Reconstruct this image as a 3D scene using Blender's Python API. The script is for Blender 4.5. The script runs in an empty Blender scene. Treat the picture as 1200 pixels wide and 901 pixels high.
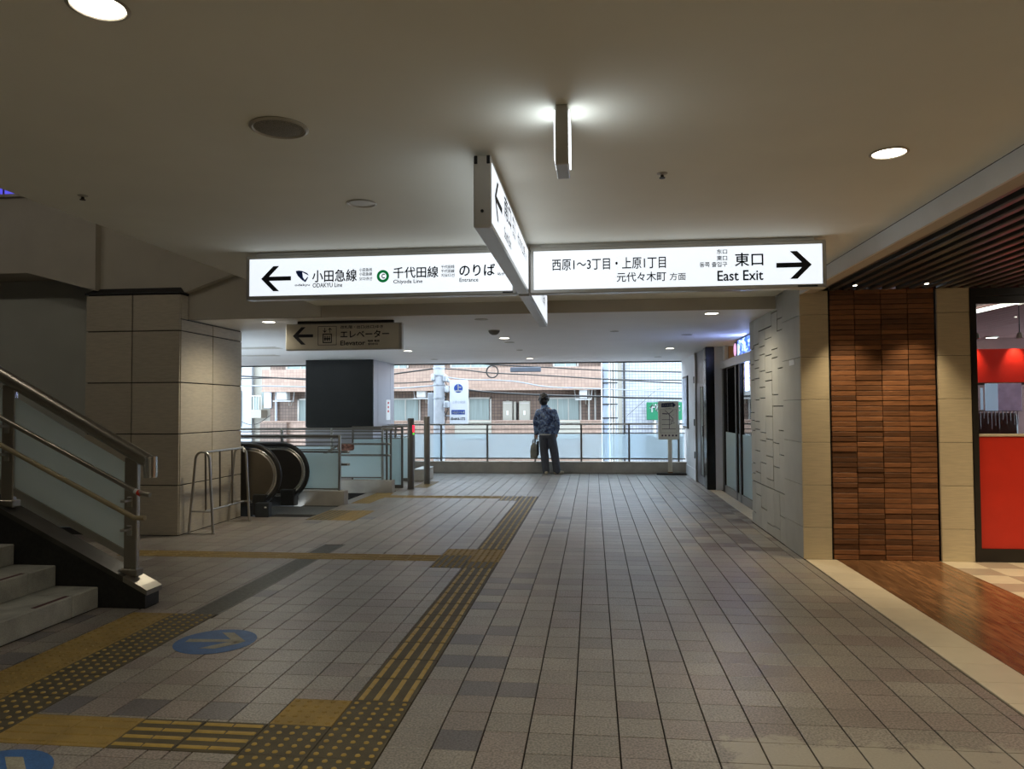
import bpy, bmesh, math, random
import numpy as np
from mathutils import Vector, Matrix
random.seed(7)
sc = bpy.context.scene
COL = sc.collection

# ------------------------------------------------------------------ camera
F_PX, CX, CY, EYE = 870.0, 600.0, 450.5, 1.5
YAW, PITCH, ROLL = math.radians(6.220), math.radians(1.842), -0.005
_F = np.array([-math.sin(YAW)*math.cos(PITCH), math.cos(YAW)*math.cos(PITCH), math.sin(PITCH)])
_R = np.array([math.cos(YAW), math.sin(YAW), 0.0])
_U = np.cross(_R, _F)
R_ = math.cos(ROLL)*_R + math.sin(ROLL)*_U
U_ = -math.sin(ROLL)*_R + math.cos(ROLL)*_U
cam = bpy.data.cameras.new('camera')
cam.sensor_fit = 'HORIZONTAL'; cam.sensor_width = 36.0; cam.lens = F_PX*36.0/1200.0
cam.clip_start = 0.05; cam.clip_end = 300
camo = bpy.data.objects.new('camera', cam); COL.objects.link(camo)
camo.matrix_world = Matrix(((R_[0], U_[0], -_F[0], 0), (R_[1], U_[1], -_F[1], 0), (R_[2], U_[2], -_F[2], EYE), (0, 0, 0, 1)))
sc.camera = camo

# ------------------------------------------------------------------ world (overcast daylight), exposure
SKY = 4.4
w = bpy.data.worlds.new('overcast_sky'); sc.world = w; w.use_nodes = True
bg = w.node_tree.nodes['Background']
bg.inputs[0].default_value = (0.74, 0.87, 1.0, 1); bg.inputs[1].default_value = SKY
sc.view_settings.view_transform = 'Standard'; sc.view_settings.look = 'None'
sc.view_settings.gamma = 1.0; sc.view_settings.use_curve_mapping = False
sc.view_settings.exposure = 0.46
sc.cycles.use_denoising = True
sc.cycles.max_bounces = 8; sc.cycles.sample_clamp_indirect = 6.0
DOWN_W = 92.0          # watts of one ceiling downlight
SIGN_E = 0.70          # lightbox face emission

def ray(px, py):
    return R_*(px-CX)/F_PX - U_*(py-CY)/F_PX + _F
def at_z(px, py, z=0.0):
    d = ray(px, py); t = (z-EYE)/d[2]; return Vector((d[0]*t, d[1]*t, z))
def at_y(px, py, y):
    d = ray(px, py); t = y/d[1]; return Vector((d[0]*t, y, EYE+d[2]*t))
def at_x(px, py, x):
    d = ray(px, py); t = x/d[0]; return Vector((x, d[1]*t, EYE+d[2]*t))
def to_px(p):
    q = np.array([p[0], p[1], p[2]-EYE]); z = q@_F
    return CX+F_PX*(q@R_)/z, CY-F_PX*(q@U_)/z, z

# ------------------------------------------------------------------ materials
MATS = {}
def M(name, col, rough=0.6, metal=0.0, var=0.08, scale=6.0, bump=0.0, bscale=60.0, rand=0.0, spec=0.5, emit=0.0, ecol=None,
      trans=0.0, stretch=(1, 1, 1), ior=1.45, speck=0.0, sscale=160.0):
    m = bpy.data.materials.new(name); m.use_nodes = True; MATS[name] = m
    nt = m.node_tree; N = nt.nodes; L = nt.links
    b = N['Principled BSDF']
    b.inputs['Roughness'].default_value = rough; b.inputs['Metallic'].default_value = metal
    b.inputs['Specular IOR Level'].default_value = spec; b.inputs['IOR'].default_value = ior
    b.inputs['Transmission Weight'].default_value = trans
    geo = N.new('ShaderNodeNewGeometry')
    mp = N.new('ShaderNodeMapping'); mp.inputs['Scale'].default_value = stretch
    L.new(geo.outputs['Position'], mp.inputs['Vector'])
    no = N.new('ShaderNodeTexNoise'); no.inputs['Scale'].default_value = scale; no.inputs['Detail'].default_value = 5
    L.new(mp.outputs['Vector'], no.inputs['Vector'])
    ra = N.new('ShaderNodeMapRange'); ra.inputs[1].default_value = 0.3; ra.inputs[2].default_value = 0.7
    ra.inputs[3].default_value = 1-var; ra.inputs[4].default_value = 1+var
    L.new(no.outputs['Fac'], ra.inputs[0])
    val = ra.outputs[0]
    if rand > 0:
        oi = N.new('ShaderNodeObjectInfo')
        ad = N.new('ShaderNodeMath'); ad.operation = 'ADD'; L.new(oi.outputs['Random'], ad.inputs[0]); L.new(geo.outputs['Random Per Island'], ad.inputs[1])
        fr = N.new('ShaderNodeMath'); fr.operation = 'FRACT'; L.new(ad.outputs[0], fr.inputs[0])
        rr = N.new('ShaderNodeMapRange'); rr.inputs[3].default_value = 1-rand; rr.inputs[4].default_value = 1+rand; L.new(fr.outputs[0], rr.inputs[0])
        mu = N.new('ShaderNodeMath'); mu.operation = 'MULTIPLY'; L.new(val, mu.inputs[0]); L.new(rr.outputs[0], mu.inputs[1]); val = mu.outputs[0]
    if speck > 0:
        n3 = N.new('ShaderNodeTexNoise'); n3.inputs['Scale'].default_value = sscale; n3.inputs['Detail'].default_value = 1
        L.new(geo.outputs['Position'], n3.inputs['Vector'])
        r3 = N.new('ShaderNodeMapRange'); r3.inputs[1].default_value = 0.35; r3.inputs[2].default_value = 0.65
        r3.inputs[3].default_value = 1-speck; r3.inputs[4].default_value = 1+speck*0.6; L.new(n3.outputs['Fac'], r3.inputs[0])
        mu = N.new('ShaderNodeMath'); mu.operation = 'MULTIPLY'; L.new(val, mu.inputs[0]); L.new(r3.outputs[0], mu.inputs[1]); val = mu.outputs[0]
    vm = N.new('ShaderNodeVectorMath'); vm.operation = 'SCALE'; vm.inputs[0].default_value = col
    L.new(val, vm.inputs['Scale'])
    L.new(vm.outputs[0], b.inputs['Base Color'])
    if bump > 0:
        n2 = N.new('ShaderNodeTexNoise'); n2.inputs['Scale'].default_value = bscale; n2.inputs['Detail'].default_value = 3
        L.new(mp.outputs['Vector'], n2.inputs['Vector'])
        bp = N.new('ShaderNodeBump'); bp.inputs['Strength'].default_value = bump; bp.inputs['Distance'].default_value = 0.01
        L.new(n2.outputs['Fac'], bp.inputs['Height']); L.new(bp.outputs['Normal'], b.inputs['Normal'])
    if emit > 0:
        b.inputs['Emission Color'].default_value = (*(ecol or col), 1); b.inputs['Emission Strength'].default_value = emit
    return m
def M_tiled(name, col, mortar, sx, sz, ms, axes='XZ', rough=0.5, var=0.12):
    """small far-away facade tiles"""
    m = bpy.data.materials.new(name); m.use_nodes = True; nt = m.node_tree; N = nt.nodes; L = nt.links
    b = N['Principled BSDF']; b.inputs['Roughness'].default_value = rough
    geo = N.new('ShaderNodeNewGeometry'); sp = N.new('ShaderNodeSeparateXYZ'); L.new(geo.outputs['Position'], sp.inputs[0])
    ad = N.new('ShaderNodeMath'); ad.operation = 'ADD'; L.new(sp.outputs['X'], ad.inputs[0]); L.new(sp.outputs['Y'], ad.inputs[1])
    cb = N.new('ShaderNodeCombineXYZ'); L.new(ad.outputs[0], cb.inputs['X']); L.new(sp.outputs['Z'], cb.inputs['Y'])
    bt = N.new('ShaderNodeTexBrick'); bt.offset = 0.0
    bt.inputs['Scale'].default_value = 1.0; bt.inputs['Brick Width'].default_value = sx; bt.inputs['Row Height'].default_value = sz
    bt.inputs['Mortar Size'].default_value = ms; bt.inputs['Mortar Smooth'].default_value = 0.1
    bt.inputs['Color1'].default_value = (*[c*(1-var) for c in col], 1); bt.inputs['Color2'].default_value = (*[min(1, c*(1+var)) for c in col], 1)
    bt.inputs['Mortar'].default_value = (*mortar, 1)
    L.new(cb.outputs[0], bt.inputs['Vector']); L.new(bt.outputs['Color'], b.inputs['Base Color'])
    return m
def M_glass(name, tint=(0.9, 0.95, 0.95), gl=0.12):
    m = bpy.data.materials.new(name); m.use_nodes = True; nt = m.node_tree; N = nt.nodes; L = nt.links
    for n in list(N):
        if n.type == 'BSDF_PRINCIPLED': N.remove(n)
    out = [n for n in N if n.type == 'OUTPUT_MATERIAL'][0]
    t = N.new('ShaderNodeBsdfTransparent'); t.inputs[0].default_value = (*tint, 1)
    g = N.new('ShaderNodeBsdfGlossy'); g.inputs['Roughness'].default_value = 0.02
    fr = N.new('ShaderNodeFresnel'); fr.inputs[0].default_value = 1.5
    ad = N.new('ShaderNodeMath'); ad.operation = 'ADD'; ad.inputs[1].default_value = gl; L.new(fr.outputs[0], ad.inputs[0])
    mx = N.new('ShaderNodeMixShader'); L.new(ad.outputs[0], mx.inputs[0]); L.new(t.outputs[0], mx.inputs[1]); L.new(g.outputs[0], mx.inputs[2])
    L.new(mx.outputs[0], out.inputs[0]); return m
def M_frost(name, col, thru=0.5, rough=0.35, tr=0.5):
    """etched glass: part scattered light, part dimly seen through"""
    m = bpy.data.materials.new(name); m.use_nodes = True; nt = m.node_tree; N = nt.nodes; L = nt.links
    for n in list(N):
        if n.type == 'BSDF_PRINCIPLED': N.remove(n)
    out = [n for n in N if n.type == 'OUTPUT_MATERIAL'][0]
    d = N.new('ShaderNodeBsdfDiffuse'); d.inputs[0].default_value = (*col, 1)
    tl = N.new('ShaderNodeBsdfTranslucent'); tl.inputs[0].default_value = (*col, 1)
    rf = N.new('ShaderNodeBsdfRefraction'); rf.inputs[0].default_value = (*col, 1); rf.inputs['Roughness'].default_value = rough; rf.inputs['IOR'].default_value = 1.01
    g = N.new('ShaderNodeBsdfGlossy'); g.inputs['Roughness'].default_value = 0.25
    a = N.new('ShaderNodeMixShader'); a.inputs[0].default_value = tr; L.new(d.outputs[0], a.inputs[1]); L.new(tl.outputs[0], a.inputs[2])
    c = N.new('ShaderNodeMixShader'); c.inputs[0].default_value = thru; L.new(a.outputs[0], c.inputs[1]); L.new(rf.outputs[0], c.inputs[2])
    e = N.new('ShaderNodeMixShader'); e.inputs[0].default_value = 0.06; L.new(c.outputs[0], e.inputs[1]); L.new(g.outputs[0], e.inputs[2])
    L.new(e.outputs[0], out.inputs[0]); return m

m_tile = M('floor_tile_beige', (0.275, 0.248, 0.213), 0.37, var=0.10, scale=3, rand=0.12, speck=0.42, bump=0.06, bscale=180, spec=0.9, sscale=95)
m_tile_pink = M('floor_tile_rose', (0.255, 0.216, 0.19), 0.37, var=0.10, scale=3, rand=0.10, speck=0.42, bump=0.06, bscale=180, spec=0.9, sscale=95)
m_tile_dark = M('floor_tile_slate', (0.145, 0.132, 0.134), 0.37, var=0.10, scale=3, rand=0.10, speck=0.38, bump=0.06, bscale=180, spec=0.9, sscale=95)
m_tile_brown = M('floor_tile_brown', (0.15, 0.115, 0.095), 0.33, var=0.10, scale=3, rand=0.10, speck=0.2, bump=0.15, bscale=220)
m_tile_cream = M('floor_tile_cream', (0.32, 0.275, 0.21), 0.33, var=0.08, scale=3, rand=0.08, speck=0.15)
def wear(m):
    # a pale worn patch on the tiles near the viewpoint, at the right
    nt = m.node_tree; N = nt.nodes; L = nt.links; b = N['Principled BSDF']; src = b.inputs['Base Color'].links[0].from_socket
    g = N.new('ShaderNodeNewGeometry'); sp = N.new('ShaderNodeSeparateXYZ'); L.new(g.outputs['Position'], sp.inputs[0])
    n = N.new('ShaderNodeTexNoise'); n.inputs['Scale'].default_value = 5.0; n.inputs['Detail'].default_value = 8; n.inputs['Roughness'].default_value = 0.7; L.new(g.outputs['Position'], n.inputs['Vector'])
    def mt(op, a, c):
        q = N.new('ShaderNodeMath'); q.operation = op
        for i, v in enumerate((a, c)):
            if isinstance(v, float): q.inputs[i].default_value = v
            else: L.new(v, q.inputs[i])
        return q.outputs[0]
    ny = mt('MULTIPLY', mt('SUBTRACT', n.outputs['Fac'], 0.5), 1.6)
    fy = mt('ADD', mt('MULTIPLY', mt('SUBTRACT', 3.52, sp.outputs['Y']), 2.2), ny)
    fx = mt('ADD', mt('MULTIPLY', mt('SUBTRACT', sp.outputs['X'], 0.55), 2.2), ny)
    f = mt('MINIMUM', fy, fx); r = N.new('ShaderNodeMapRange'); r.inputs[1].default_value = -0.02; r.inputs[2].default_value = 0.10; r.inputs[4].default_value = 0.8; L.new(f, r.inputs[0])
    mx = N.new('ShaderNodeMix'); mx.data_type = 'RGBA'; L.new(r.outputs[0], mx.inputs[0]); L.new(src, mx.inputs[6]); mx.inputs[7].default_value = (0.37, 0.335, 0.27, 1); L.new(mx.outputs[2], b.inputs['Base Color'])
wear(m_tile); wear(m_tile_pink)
m_joint = M('joint_mortar', (0.018, 0.016, 0.014), 0.9, var=0.2)
m_ceil = M('ceiling_paint', (0.88, 0.875, 0.78), 0.75, var=0.025, scale=2.0, bump=0.03, bscale=90)
m_ceil_low = M('ceiling_paint_far', (0.90, 0.89, 0.87), 0.55, var=0.02, scale=2.0)
m_wall = M('wall_paint_beige', (0.50, 0.46, 0.38), 0.8, var=0.06, scale=2.5, bump=0.05)
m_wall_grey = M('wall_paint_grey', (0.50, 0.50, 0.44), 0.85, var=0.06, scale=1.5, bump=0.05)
m_white_wall = M('wall_panel_white', (0.72, 0.74, 0.76), 0.5, var=0.03)
m_stone = M('stone_panel_beige', (0.50, 0.44, 0.335), 0.5, var=0.09, scale=9, stretch=(1.0, 1.0, 7.0), rand=0.05, bump=0.08, bscale=30)
m_stone_r = M('stone_panel_sand', (0.62, 0.53, 0.36), 0.5, var=0.09, scale=9, stretch=(0.7, 0.7, 9.0), rand=0.03, bump=0.12, bscale=30)
m_stone_g = M('stone_panel_grey', (0.46, 0.45, 0.41), 0.6, var=0.05, scale=5, rand=0.05)
m_brick = M('brick_brown', (0.225, 0.095, 0.038), 0.5, var=0.25, scale=14, stretch=(0.6, 0.6, 5), rand=0.45, bump=0.15, bscale=80)
m_black = M('black_gap', (0.012, 0.012, 0.012), 0.7)
m_blackgloss = M('black_panel', (0.012, 0.013, 0.015), 0.22)
m_blackpaint = M('black_granite', (0.02, 0.02, 0.019), 0.45, var=0.3, scale=40)
m_white = M('white_enamel', (0.72, 0.73, 0.73), 0.4, var=0.03)
m_signframe = M('sign_frame_aluminium', (0.56, 0.55, 0.52), 0.32, metal=0.6, var=0.04)
m_signface = M('sign_face_lit', (0.8, 0.82, 0.85), 0.5, var=0.0, emit=SIGN_E, ecol=(0.86, 0.93, 1.0))
m_ink = M('sign_ink_black', (0.012, 0.012, 0.02), 0.6, var=0.0)
m_navy = M('sign_ink_navy', (0.015, 0.05, 0.25), 0.6, var=0.0)
m_green = M('sign_ink_green', (0.0, 0.22, 0.05), 0.6, var=0.0, emit=0.12, ecol=(0.0, 0.6, 0.15))
m_elev_face = M('sign_face_unlit', (0.66, 0.62, 0.52), 0.5, var=0.03)
m_steel = M('brushed_steel', (0.50, 0.48, 0.44), 0.3, metal=1.0, var=0.08, scale=4)
m_steel_dk = M('bronze_steel', (0.20, 0.175, 0.14), 0.32, metal=0.9, var=0.10, scale=4)
m_steel_lt = M('bright_steel', (0.72, 0.71, 0.69), 0.22, metal=1.0, var=0.04)
m_steel_grey = M('grey_steel', (0.36, 0.36, 0.39), 0.38, metal=0.7, var=0.10, scale=1.2, stretch=(1, 1, 0.3))
m_post = M('post_brown_grey', (0.16, 0.145, 0.125), 0.45, metal=0.4, var=0.05)
m_brass = M('handrail_vinyl_tan', (0.40, 0.33, 0.20), 0.4, var=0.06)
m_rubber = M('rubber_black', (0.018, 0.017, 0.016), 0.35)
m_concrete = M('concrete', (0.40, 0.37, 0.32), 0.85, var=0.14, scale=4, bump=0.1)
m_step = M('step_stone', (0.37, 0.365, 0.32), 0.75, var=0.2, scale=6, bump=0.15, bscale=60, speck=0.12)
m_step_edge = M('step_nosing_red', (0.09, 0.03, 0.03), 0.7)
m_yellow = M('tactile_yellow', (0.29, 0.195, 0.055), 0.6, var=0.16, scale=7, speck=0.12)
m_tact = M('tactile_worn_brown', (0.085, 0.07, 0.04), 0.6, var=0.2, scale=9, speck=0.15)
m_bump = M('tactile_bump_yellow', (0.38, 0.26, 0.065), 0.5, var=0.15, scale=20)
m_grate = M('drain_grate', (0.16, 0.16, 0.15), 0.45, metal=0.6, var=0.2, scale=30)
m_blue = M('floor_paint_blue', (0.045, 0.13, 0.33), 0.5, var=0.15, scale=14, speck=0.2)
m_arrow = M('floor_paint_cream', (0.30, 0.285, 0.215), 0.55, var=0.15, scale=14, speck=0.2)
m_frost = M_frost('frosted_glass', (0.74, 0.85, 0.86), 0.30)
m_frost_far = M_frost('frosted_glass_clearer', (0.82, 0.92, 0.97), 0.66, 0.20, 0.55)
m_glass = M_glass('clear_glass')
m_wood = M('wood_floor', (0.20, 0.10, 0.045), 0.22, var=0.5, scale=5, stretch=(6, 0.7, 1), rand=0.25, bump=0.03)
m_cream = M('cream_tile', (0.62, 0.54, 0.40), 0.35, var=0.05, rand=0.04)
m_taupe = M('taupe_tile', (0.40, 0.32, 0.24), 0.35, var=0.05, rand=0.04)
m_slat = M('slat_brown', (0.10, 0.092, 0.085), 0.3, metal=0.3, var=0.1)
m_red = M('shop_red', (0.62, 0.035, 0.018), 0.35, var=0.05)
m_redlit = M('shop_red_lit', (0.6, 0.02, 0.01), 0.4, var=0.05, emit=0.22, ecol=(0.75, 0.03, 0.02))
m_dkframe = M('shopfront_frame_dark', (0.03, 0.027, 0.024), 0.4, metal=0.3)
m_lamp = M('lamp_lit', (1, 1, 1), 0.5, var=0.0, emit=9.0, ecol=(1.0, 0.92, 0.76))
m_lamp_off = M('lamp_unlit', (0.50, 0.47, 0.40), 0.4, metal=0.3)
m_mesh = M('speaker_mesh', (0.26, 0.245, 0.21), 0.7, speck=0.4, sscale=260)
m_detector = M('detector_plastic', (0.20, 0.19, 0.16), 0.6)
m_glow = M('exit_light_face', (0.9, 0.95, 1), 0.5, var=0.0, emit=3.6, ecol=(0.86, 0.94, 1.0))

# ------------------------------------------------------------------ mesh helpers
ORG = {}
class MB:
    def __init__(s): s.v = []; s.f = []; s.mi = []
    def add(s, vs, fs, mi=0):
        o = len(s.v); s.v += [tuple(p) for p in vs]; s.f += [tuple(i+o for i in f) for f in fs]; s.mi += [mi]*len(fs); return s
    def box(s, x0, x1, y0, y1, z0, z1, mi=0):
        if x0 > x1: x0, x1 = x1, x0
        if y0 > y1: y0, y1 = y1, y0
        if z0 > z1: z0, z1 = z1, z0
        return s.add([(x0, y0, z0), (x1, y0, z0), (x1, y1, z0), (x0, y1, z0), (x0, y0, z1), (x1, y0, z1), (x1, y1, z1), (x0, y1, z1)],
                     [(3, 2, 1, 0), (4, 5, 6, 7), (0, 1, 5, 4), (1, 2, 6, 5), (2, 3, 7, 6), (3, 0, 4, 7)], mi)
    def bbox(s, x0, x1, y0, y1, z0, z1, b=0.006, mi=0):
        """box with chamfered edges"""
        cx, cy, cz = (x0+x1)/2, (y0+y1)/2, (z0+z1)/2; hx, hy, hz = abs(x1-x0)/2, abs(y1-y0)/2, abs(z1-z0)/2
        b = min(b, hx*0.9, hy*0.9, hz*0.9); P = []
        for sx in (-1, 1):
            for sy in (-1, 1):
                for sz in (-1, 1):
                    P += [(cx+sx*(hx-b), cy+sy*(hy-b), cz+sz*hz), (cx+sx*(hx-b), cy+sy*hy, cz+sz*(hz-b)), (cx+sx*hx, cy+sy*(hy-b), cz+sz*(hz-b))]
        return s.hull(P, mi)
    def hull(s, P, mi=0):
        bm = bmesh.new(); vs = [bm.verts.new(p) for p in P]
        r = bmesh.ops.convex_hull(bm, input=vs)
        junk = set(g for g in r['geom_interior'] + r['geom_unused'] if isinstance(g, bmesh.types.BMVert))
        for v in junk: bm.verts.remove(v)
        bmesh.ops.dissolve_limit(bm, angle_limit=0.02, verts=bm.verts, edges=bm.edges)
        bm.normal_update(); bm.verts.index_update()
        s.add([tuple(v.co) for v in bm.verts], [[v.index for v in f.verts] for f in bm.faces], mi); bm.free(); return s
    def prism(s, poly, axis, a, b, mi=0):
        """polygon extruded along axis; poly in the two other axes (x: yz, y: xz, z: xy)"""
        n = len(poly)
        def p(u, v, t):
            return (t, u, v) if axis == 'x' else ((u, t, v) if axis == 'y' else (u, v, t))
        vs = [p(u, v, a) for u, v in poly] + [p(u, v, b) for u, v in poly]
        fs = [tuple(range(n)), tuple(range(2*n-1, n-1, -1))] + [(i, n+i, n+(i+1) % n, (i+1) % n) for i in range(n)]
        return s.add(vs, fs, mi)
    def tube(s, pts, r, n=10, cap=True, mi=0, closed=False):
        P = [Vector(p) for p in pts]; m = len(P); rr = r if isinstance(r, (list, tuple)) else [r]*m
        rings = []; prev = None
        for i in range(m):
            if closed: t = P[(i+1) % m]-P[i-1]
            else: t = (P[min(i+1, m-1)]-P[max(i-1, 0)])
            t.normalize()
            if prev is None:
                u = t.orthogonal().normalized()
            else:
                u = (prev - t*prev.dot(t)).normalized()
            prev = u; v = t.cross(u)
            rings.append([P[i]+(u*math.cos(2*math.pi*k/n)+v*math.sin(2*math.pi*k/n))*rr[i] for k in range(n)])
        vs = [q for R in rings for q in R]; fs = []
        for i in range(m if closed else m-1):
            a = i*n; b = ((i+1) % m)*n
            for k in range(n): fs.append((a+k, a+(k+1) % n, b+(k+1) % n, b+k))
        if cap and not closed:
            fs.append(tuple(range(n-1, -1, -1))); fs.append(tuple((m-1)*n+k for k in range(n)))
        return s.add(vs, fs, mi)
    def lathe(s, prof, c, n=24, axis='z', mi=0):
        """profile [(r, h)] turned about an axis through c"""
        vs = []; fs = []; m = len(prof)
        for r, h in prof:
            for k in range(n):
                a = 2*math.pi*k/n; x, y = r*math.cos(a), r*math.sin(a)
                vs.append((c[0]+x, c[1]+y, c[2]+h) if axis == 'z' else ((c[0]+h, c[1]+x, c[2]+y) if axis == 'x' else (c[0]+x, c[1]+h, c[2]+y)))
        for i in range(m-1):
            for k in range(n): fs.append((i*n+k, i*n+(k+1) % n, (i+1)*n+(k+1) % n, (i+1)*n+k))
        if prof[0][0] > 1e-6: fs.append(tuple(range(n-1, -1, -1)))
        if prof[-1][0] > 1e-6: fs.append(tuple((m-1)*n+k for k in range(n)))
        return s.add(vs, fs, mi)
    def ball(s, c, r, n=12, m=8, mi=0):
        rx, ry, rz = r if isinstance(r, (tuple, list)) else (r, r, r); vs = []; fs = []
        for i in range(1, m):
            a = math.pi*i/m
            for k in range(n):
                b = 2*math.pi*k/n; vs.append((c[0]+rx*math.sin(a)*math.cos(b), c[1]+ry*math.sin(a)*math.sin(b), c[2]+rz*math.cos(a)))
        t = len(vs); vs += [(c[0], c[1], c[2]+rz), (c[0], c[1], c[2]-rz)]
        for k in range(n):
            fs.append((t, k, (k+1) % n)); fs.append((t+1, (m-2)*n+(k+1) % n, (m-2)*n+k))
            for i in range(m-2): fs.append((i*n+k, (i+1)*n+k, (i+1)*n+(k+1) % n, i*n+(k+1) % n))
        return s.add(vs, fs, mi)
    def loft(s, rings, mi=0):
        """closed rings of equal length joined up"""
        n = len(rings[0]); vs = [p for R in rings for p in R]; fs = []
        for i in range(len(rings)-1):
            for k in range(n): fs.append((i*n+k, i*n+(k+1) % n, (i+1)*n+(k+1) % n, (i+1)*n+k))
        fs.append(tuple(range(n-1, -1, -1))); fs.append(tuple((len(rings)-1)*n+k for k in range(n)))
        return s.add(vs, fs, mi)
    def mesh(s, name, mats, o=(0, 0, 0), smooth=False):
        me = bpy.data.meshes.new(name)
        me.from_pydata([(p[0]-o[0], p[1]-o[1], p[2]-o[2]) for p in s.v], [], s.f)
        for m in (mats if isinstance(mats, (list, tuple)) else [mats]): me.materials.append(m)
        if any(s.mi): me.polygons.foreach_set('material_index', s.mi)
        bm = bmesh.new(); bm.from_mesh(me); bmesh.ops.recalc_face_normals(bm, faces=bm.faces); bm.to_mesh(me); bm.free()
        if smooth: shade(me)
        me.update(); return me
    def build(s, name, mats, parent=None, smooth=False, label=None):
        o = ORG.get(parent.name, (0, 0, 0)) if parent else None
        if o is None:
            o = (0, 0, 0)
        me = s.mesh(name, mats, o, smooth)
        ob = bpy.data.objects.new(name, me); COL.objects.link(ob)
        if parent: ob.parent = parent
        ORG[ob.name] = o
        if label: ob['label'] = label
        return ob
def shade(me, ang=0.7):
    bm = bmesh.new(); bm.from_mesh(me)
    for f in bm.faces: f.smooth = True
    for e in bm.edges:
        if len(e.link_faces) == 2 and e.calc_face_angle(0) > ang: e.smooth = False
    bm.to_mesh(me); bm.free()
def thing(name, label, cat, loc, group=None):
    o = bpy.data.objects.new(name, None); o.empty_display_size = 0.1; COL.objects.link(o)
    o.location = loc; ORG[o.name] = tuple(loc); tag(o, label, cat, group); return o
def tag(o, label, cat, group=None):
    o['label'] = label; o['category'] = cat
    if group: o['group'] = group
    return o
def struct(o, label=None):
    o['kind'] = 'structure'
    if label: o['label'] = label
    return o
def inst(name, me, loc, parent=None, rz=0.0):
    o = bpy.data.objects.new(name, me); COL.objects.link(o)
    p = ORG.get(parent.name, (0, 0, 0)) if parent else (0, 0, 0)
    o.location = (loc[0]-p[0], loc[1]-p[1], loc[2]-p[2]); o.rotation_euler[2] = rz
    if parent: o.parent = parent
    ORG[o.name] = tuple(loc); return o
def copy_tree(o, loc=None, parent=None):
    c = o.copy(); COL.objects.link(c); c.parent = parent
    if loc is not None: c.location = loc
    ORG[c.name] = tuple(loc) if loc is not None else ORG.get(parent.name)
    for ch in list(o.children): copy_tree(ch, None, c)
    return c

# text: builtin font, turned into flat meshes fitted to a box on a plane
def text_mb(body, bold=0.0):
    cu = bpy.data.curves.new('lettering', 'FONT'); cu.body = body; cu.size = 1.0; cu.offset = bold; cu.resolution_u = 3
    o = bpy.data.objects.new('lettering', cu); COL.objects.link(o)
    dg = bpy.context.evaluated_depsgraph_get(); me = bpy.data.meshes.new_from_object(o.evaluated_get(dg))
    vs = [tuple(v.co) for v in me.vertices]; fs = [tuple(p.vertices) for p in me.polygons]
    bpy.data.objects.remove(o); bpy.data.curves.remove(cu); bpy.data.meshes.remove(me)
    return vs, fs
def letter(body, plane, x0, x1, z0, z1, mat, parent, bold=0.012, name='lettering'):
    """plane(u, v) -> world point; the text fills the box u x0..x1, v z0..z1"""
    vs, fs = text_mb(body, 0.0)
    if not vs: return None
    a = min(v[0] for v in vs); b = max(v[0] for v in vs); c = min(v[1] for v in vs); d = max(v[1] for v in vs)
    mb = MB(); e = bold*1.1*(z1-z0)
    for dx, dz in ((0, 0), (e, 0), (-e, 0), (0, e), (0, -e)) if bold else ((0, 0),):      # strokes thickened by overlapping prints
        mb.add([plane(x0+dx+(v[0]-a)/(b-a)*(x1-x0), z0+dz+(v[1]-c)/(d-c)*(z1-z0)) for v in vs], fs)
    me = bpy.data.meshes.new(name); o = ORG[parent.name]
    me.from_pydata([(p[0]-o[0], p[1]-o[1], p[2]-o[2]) for p in mb.v], [], mb.f); me.materials.append(mat); me.update()
    ob = bpy.data.objects.new(name, me); COL.objects.link(ob); ob.parent = parent; ORG[ob.name] = o
    return ob
def flat(poly, plane, mat, parent, name):
    mb = MB(); mb.add([plane(u, v) for u, v in poly], [tuple(range(len(poly)))])
    return mb.build(name, mat, parent)

# ================================================================== FLOOR
PIT = 0.2075; GX, GY = -0.102, 3.267; TACT = 0.311
XR = 2.055                                     # plane of the right-hand wall
slab = MB()
for r in ((-12, XR, -4, 10.02), (-4.55, XR, 10.02, 11.32), (-4.05, XR, 11.32, 13.05), (-12, XR, 13.05, 17.35)):
    slab.box(r[0], r[1], r[2], r[3], -0.30, -0.012)
slab.box(XR, 8, 7.66, 17.35, -0.30, -0.012)
floor = struct(slab.build('floor', m_joint), 'grey beige square paving tiles with yellow tactile guide paths'); ORG['floor'] = (0, 0, 0)

# tactile blocks --------------------------------------------------
EXC = []
TM = {}
def tact_mesh(kind, w, d, base, top):
    k = (kind, round(w, 3), round(d, 3), base.name)
    if k in TM: return TM[k]
    mb = MB(); mb.bbox(0.002, w-0.002, 0.002, d-0.002, -0.012, 0.001, 0.002, 0)
    if kind == 'dot':
        n = 5; px, py = w/n, d/n
        for i in range(n):
            for j in range(n):
                cx, cy = (i+0.5)*px, (j+0.5)*py
                mb.lathe([(0.0135, 0), (0.011, 0.004), (0.007, 0.0055)], (cx, cy, 0.001), 7, mi=1)
    else:
        L_, W_ = (d, w) if kind == 'line_y' else (w, d)
        for i in range(4):
            c = W_*(i+0.5)/4
            for a, b in ((0.012, L_/2-0.004), (L_/2+0.004, L_-0.012)):
                if kind == 'line_y': mb.hull([(c-0.014, a, 0.001), (c+0.014, a, 0.001), (c-0.014, b, 0.001), (c+0.014, b, 0.001), (c-0.009, a+0.005, 0.006), (c+0.009, a+0.005, 0.006), (c-0.009, b-0.005, 0.006), (c+0.009, b-0.005, 0.006)], 1)
                else: mb.hull([(a, c-0.014, 0.001), (a, c+0.014, 0.001), (b, c-0.014, 0.001), (b, c+0.014, 0.001), (a+0.005, c-0.009, 0.006), (a+0.005, c+0.009, 0.006), (b-0.005, c-0.009, 0.006), (b-0.005, c+0.009, 0.006)], 1)
    TM[k] = mb.mesh('tactile_block', [base, top]); return TM[k]
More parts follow.
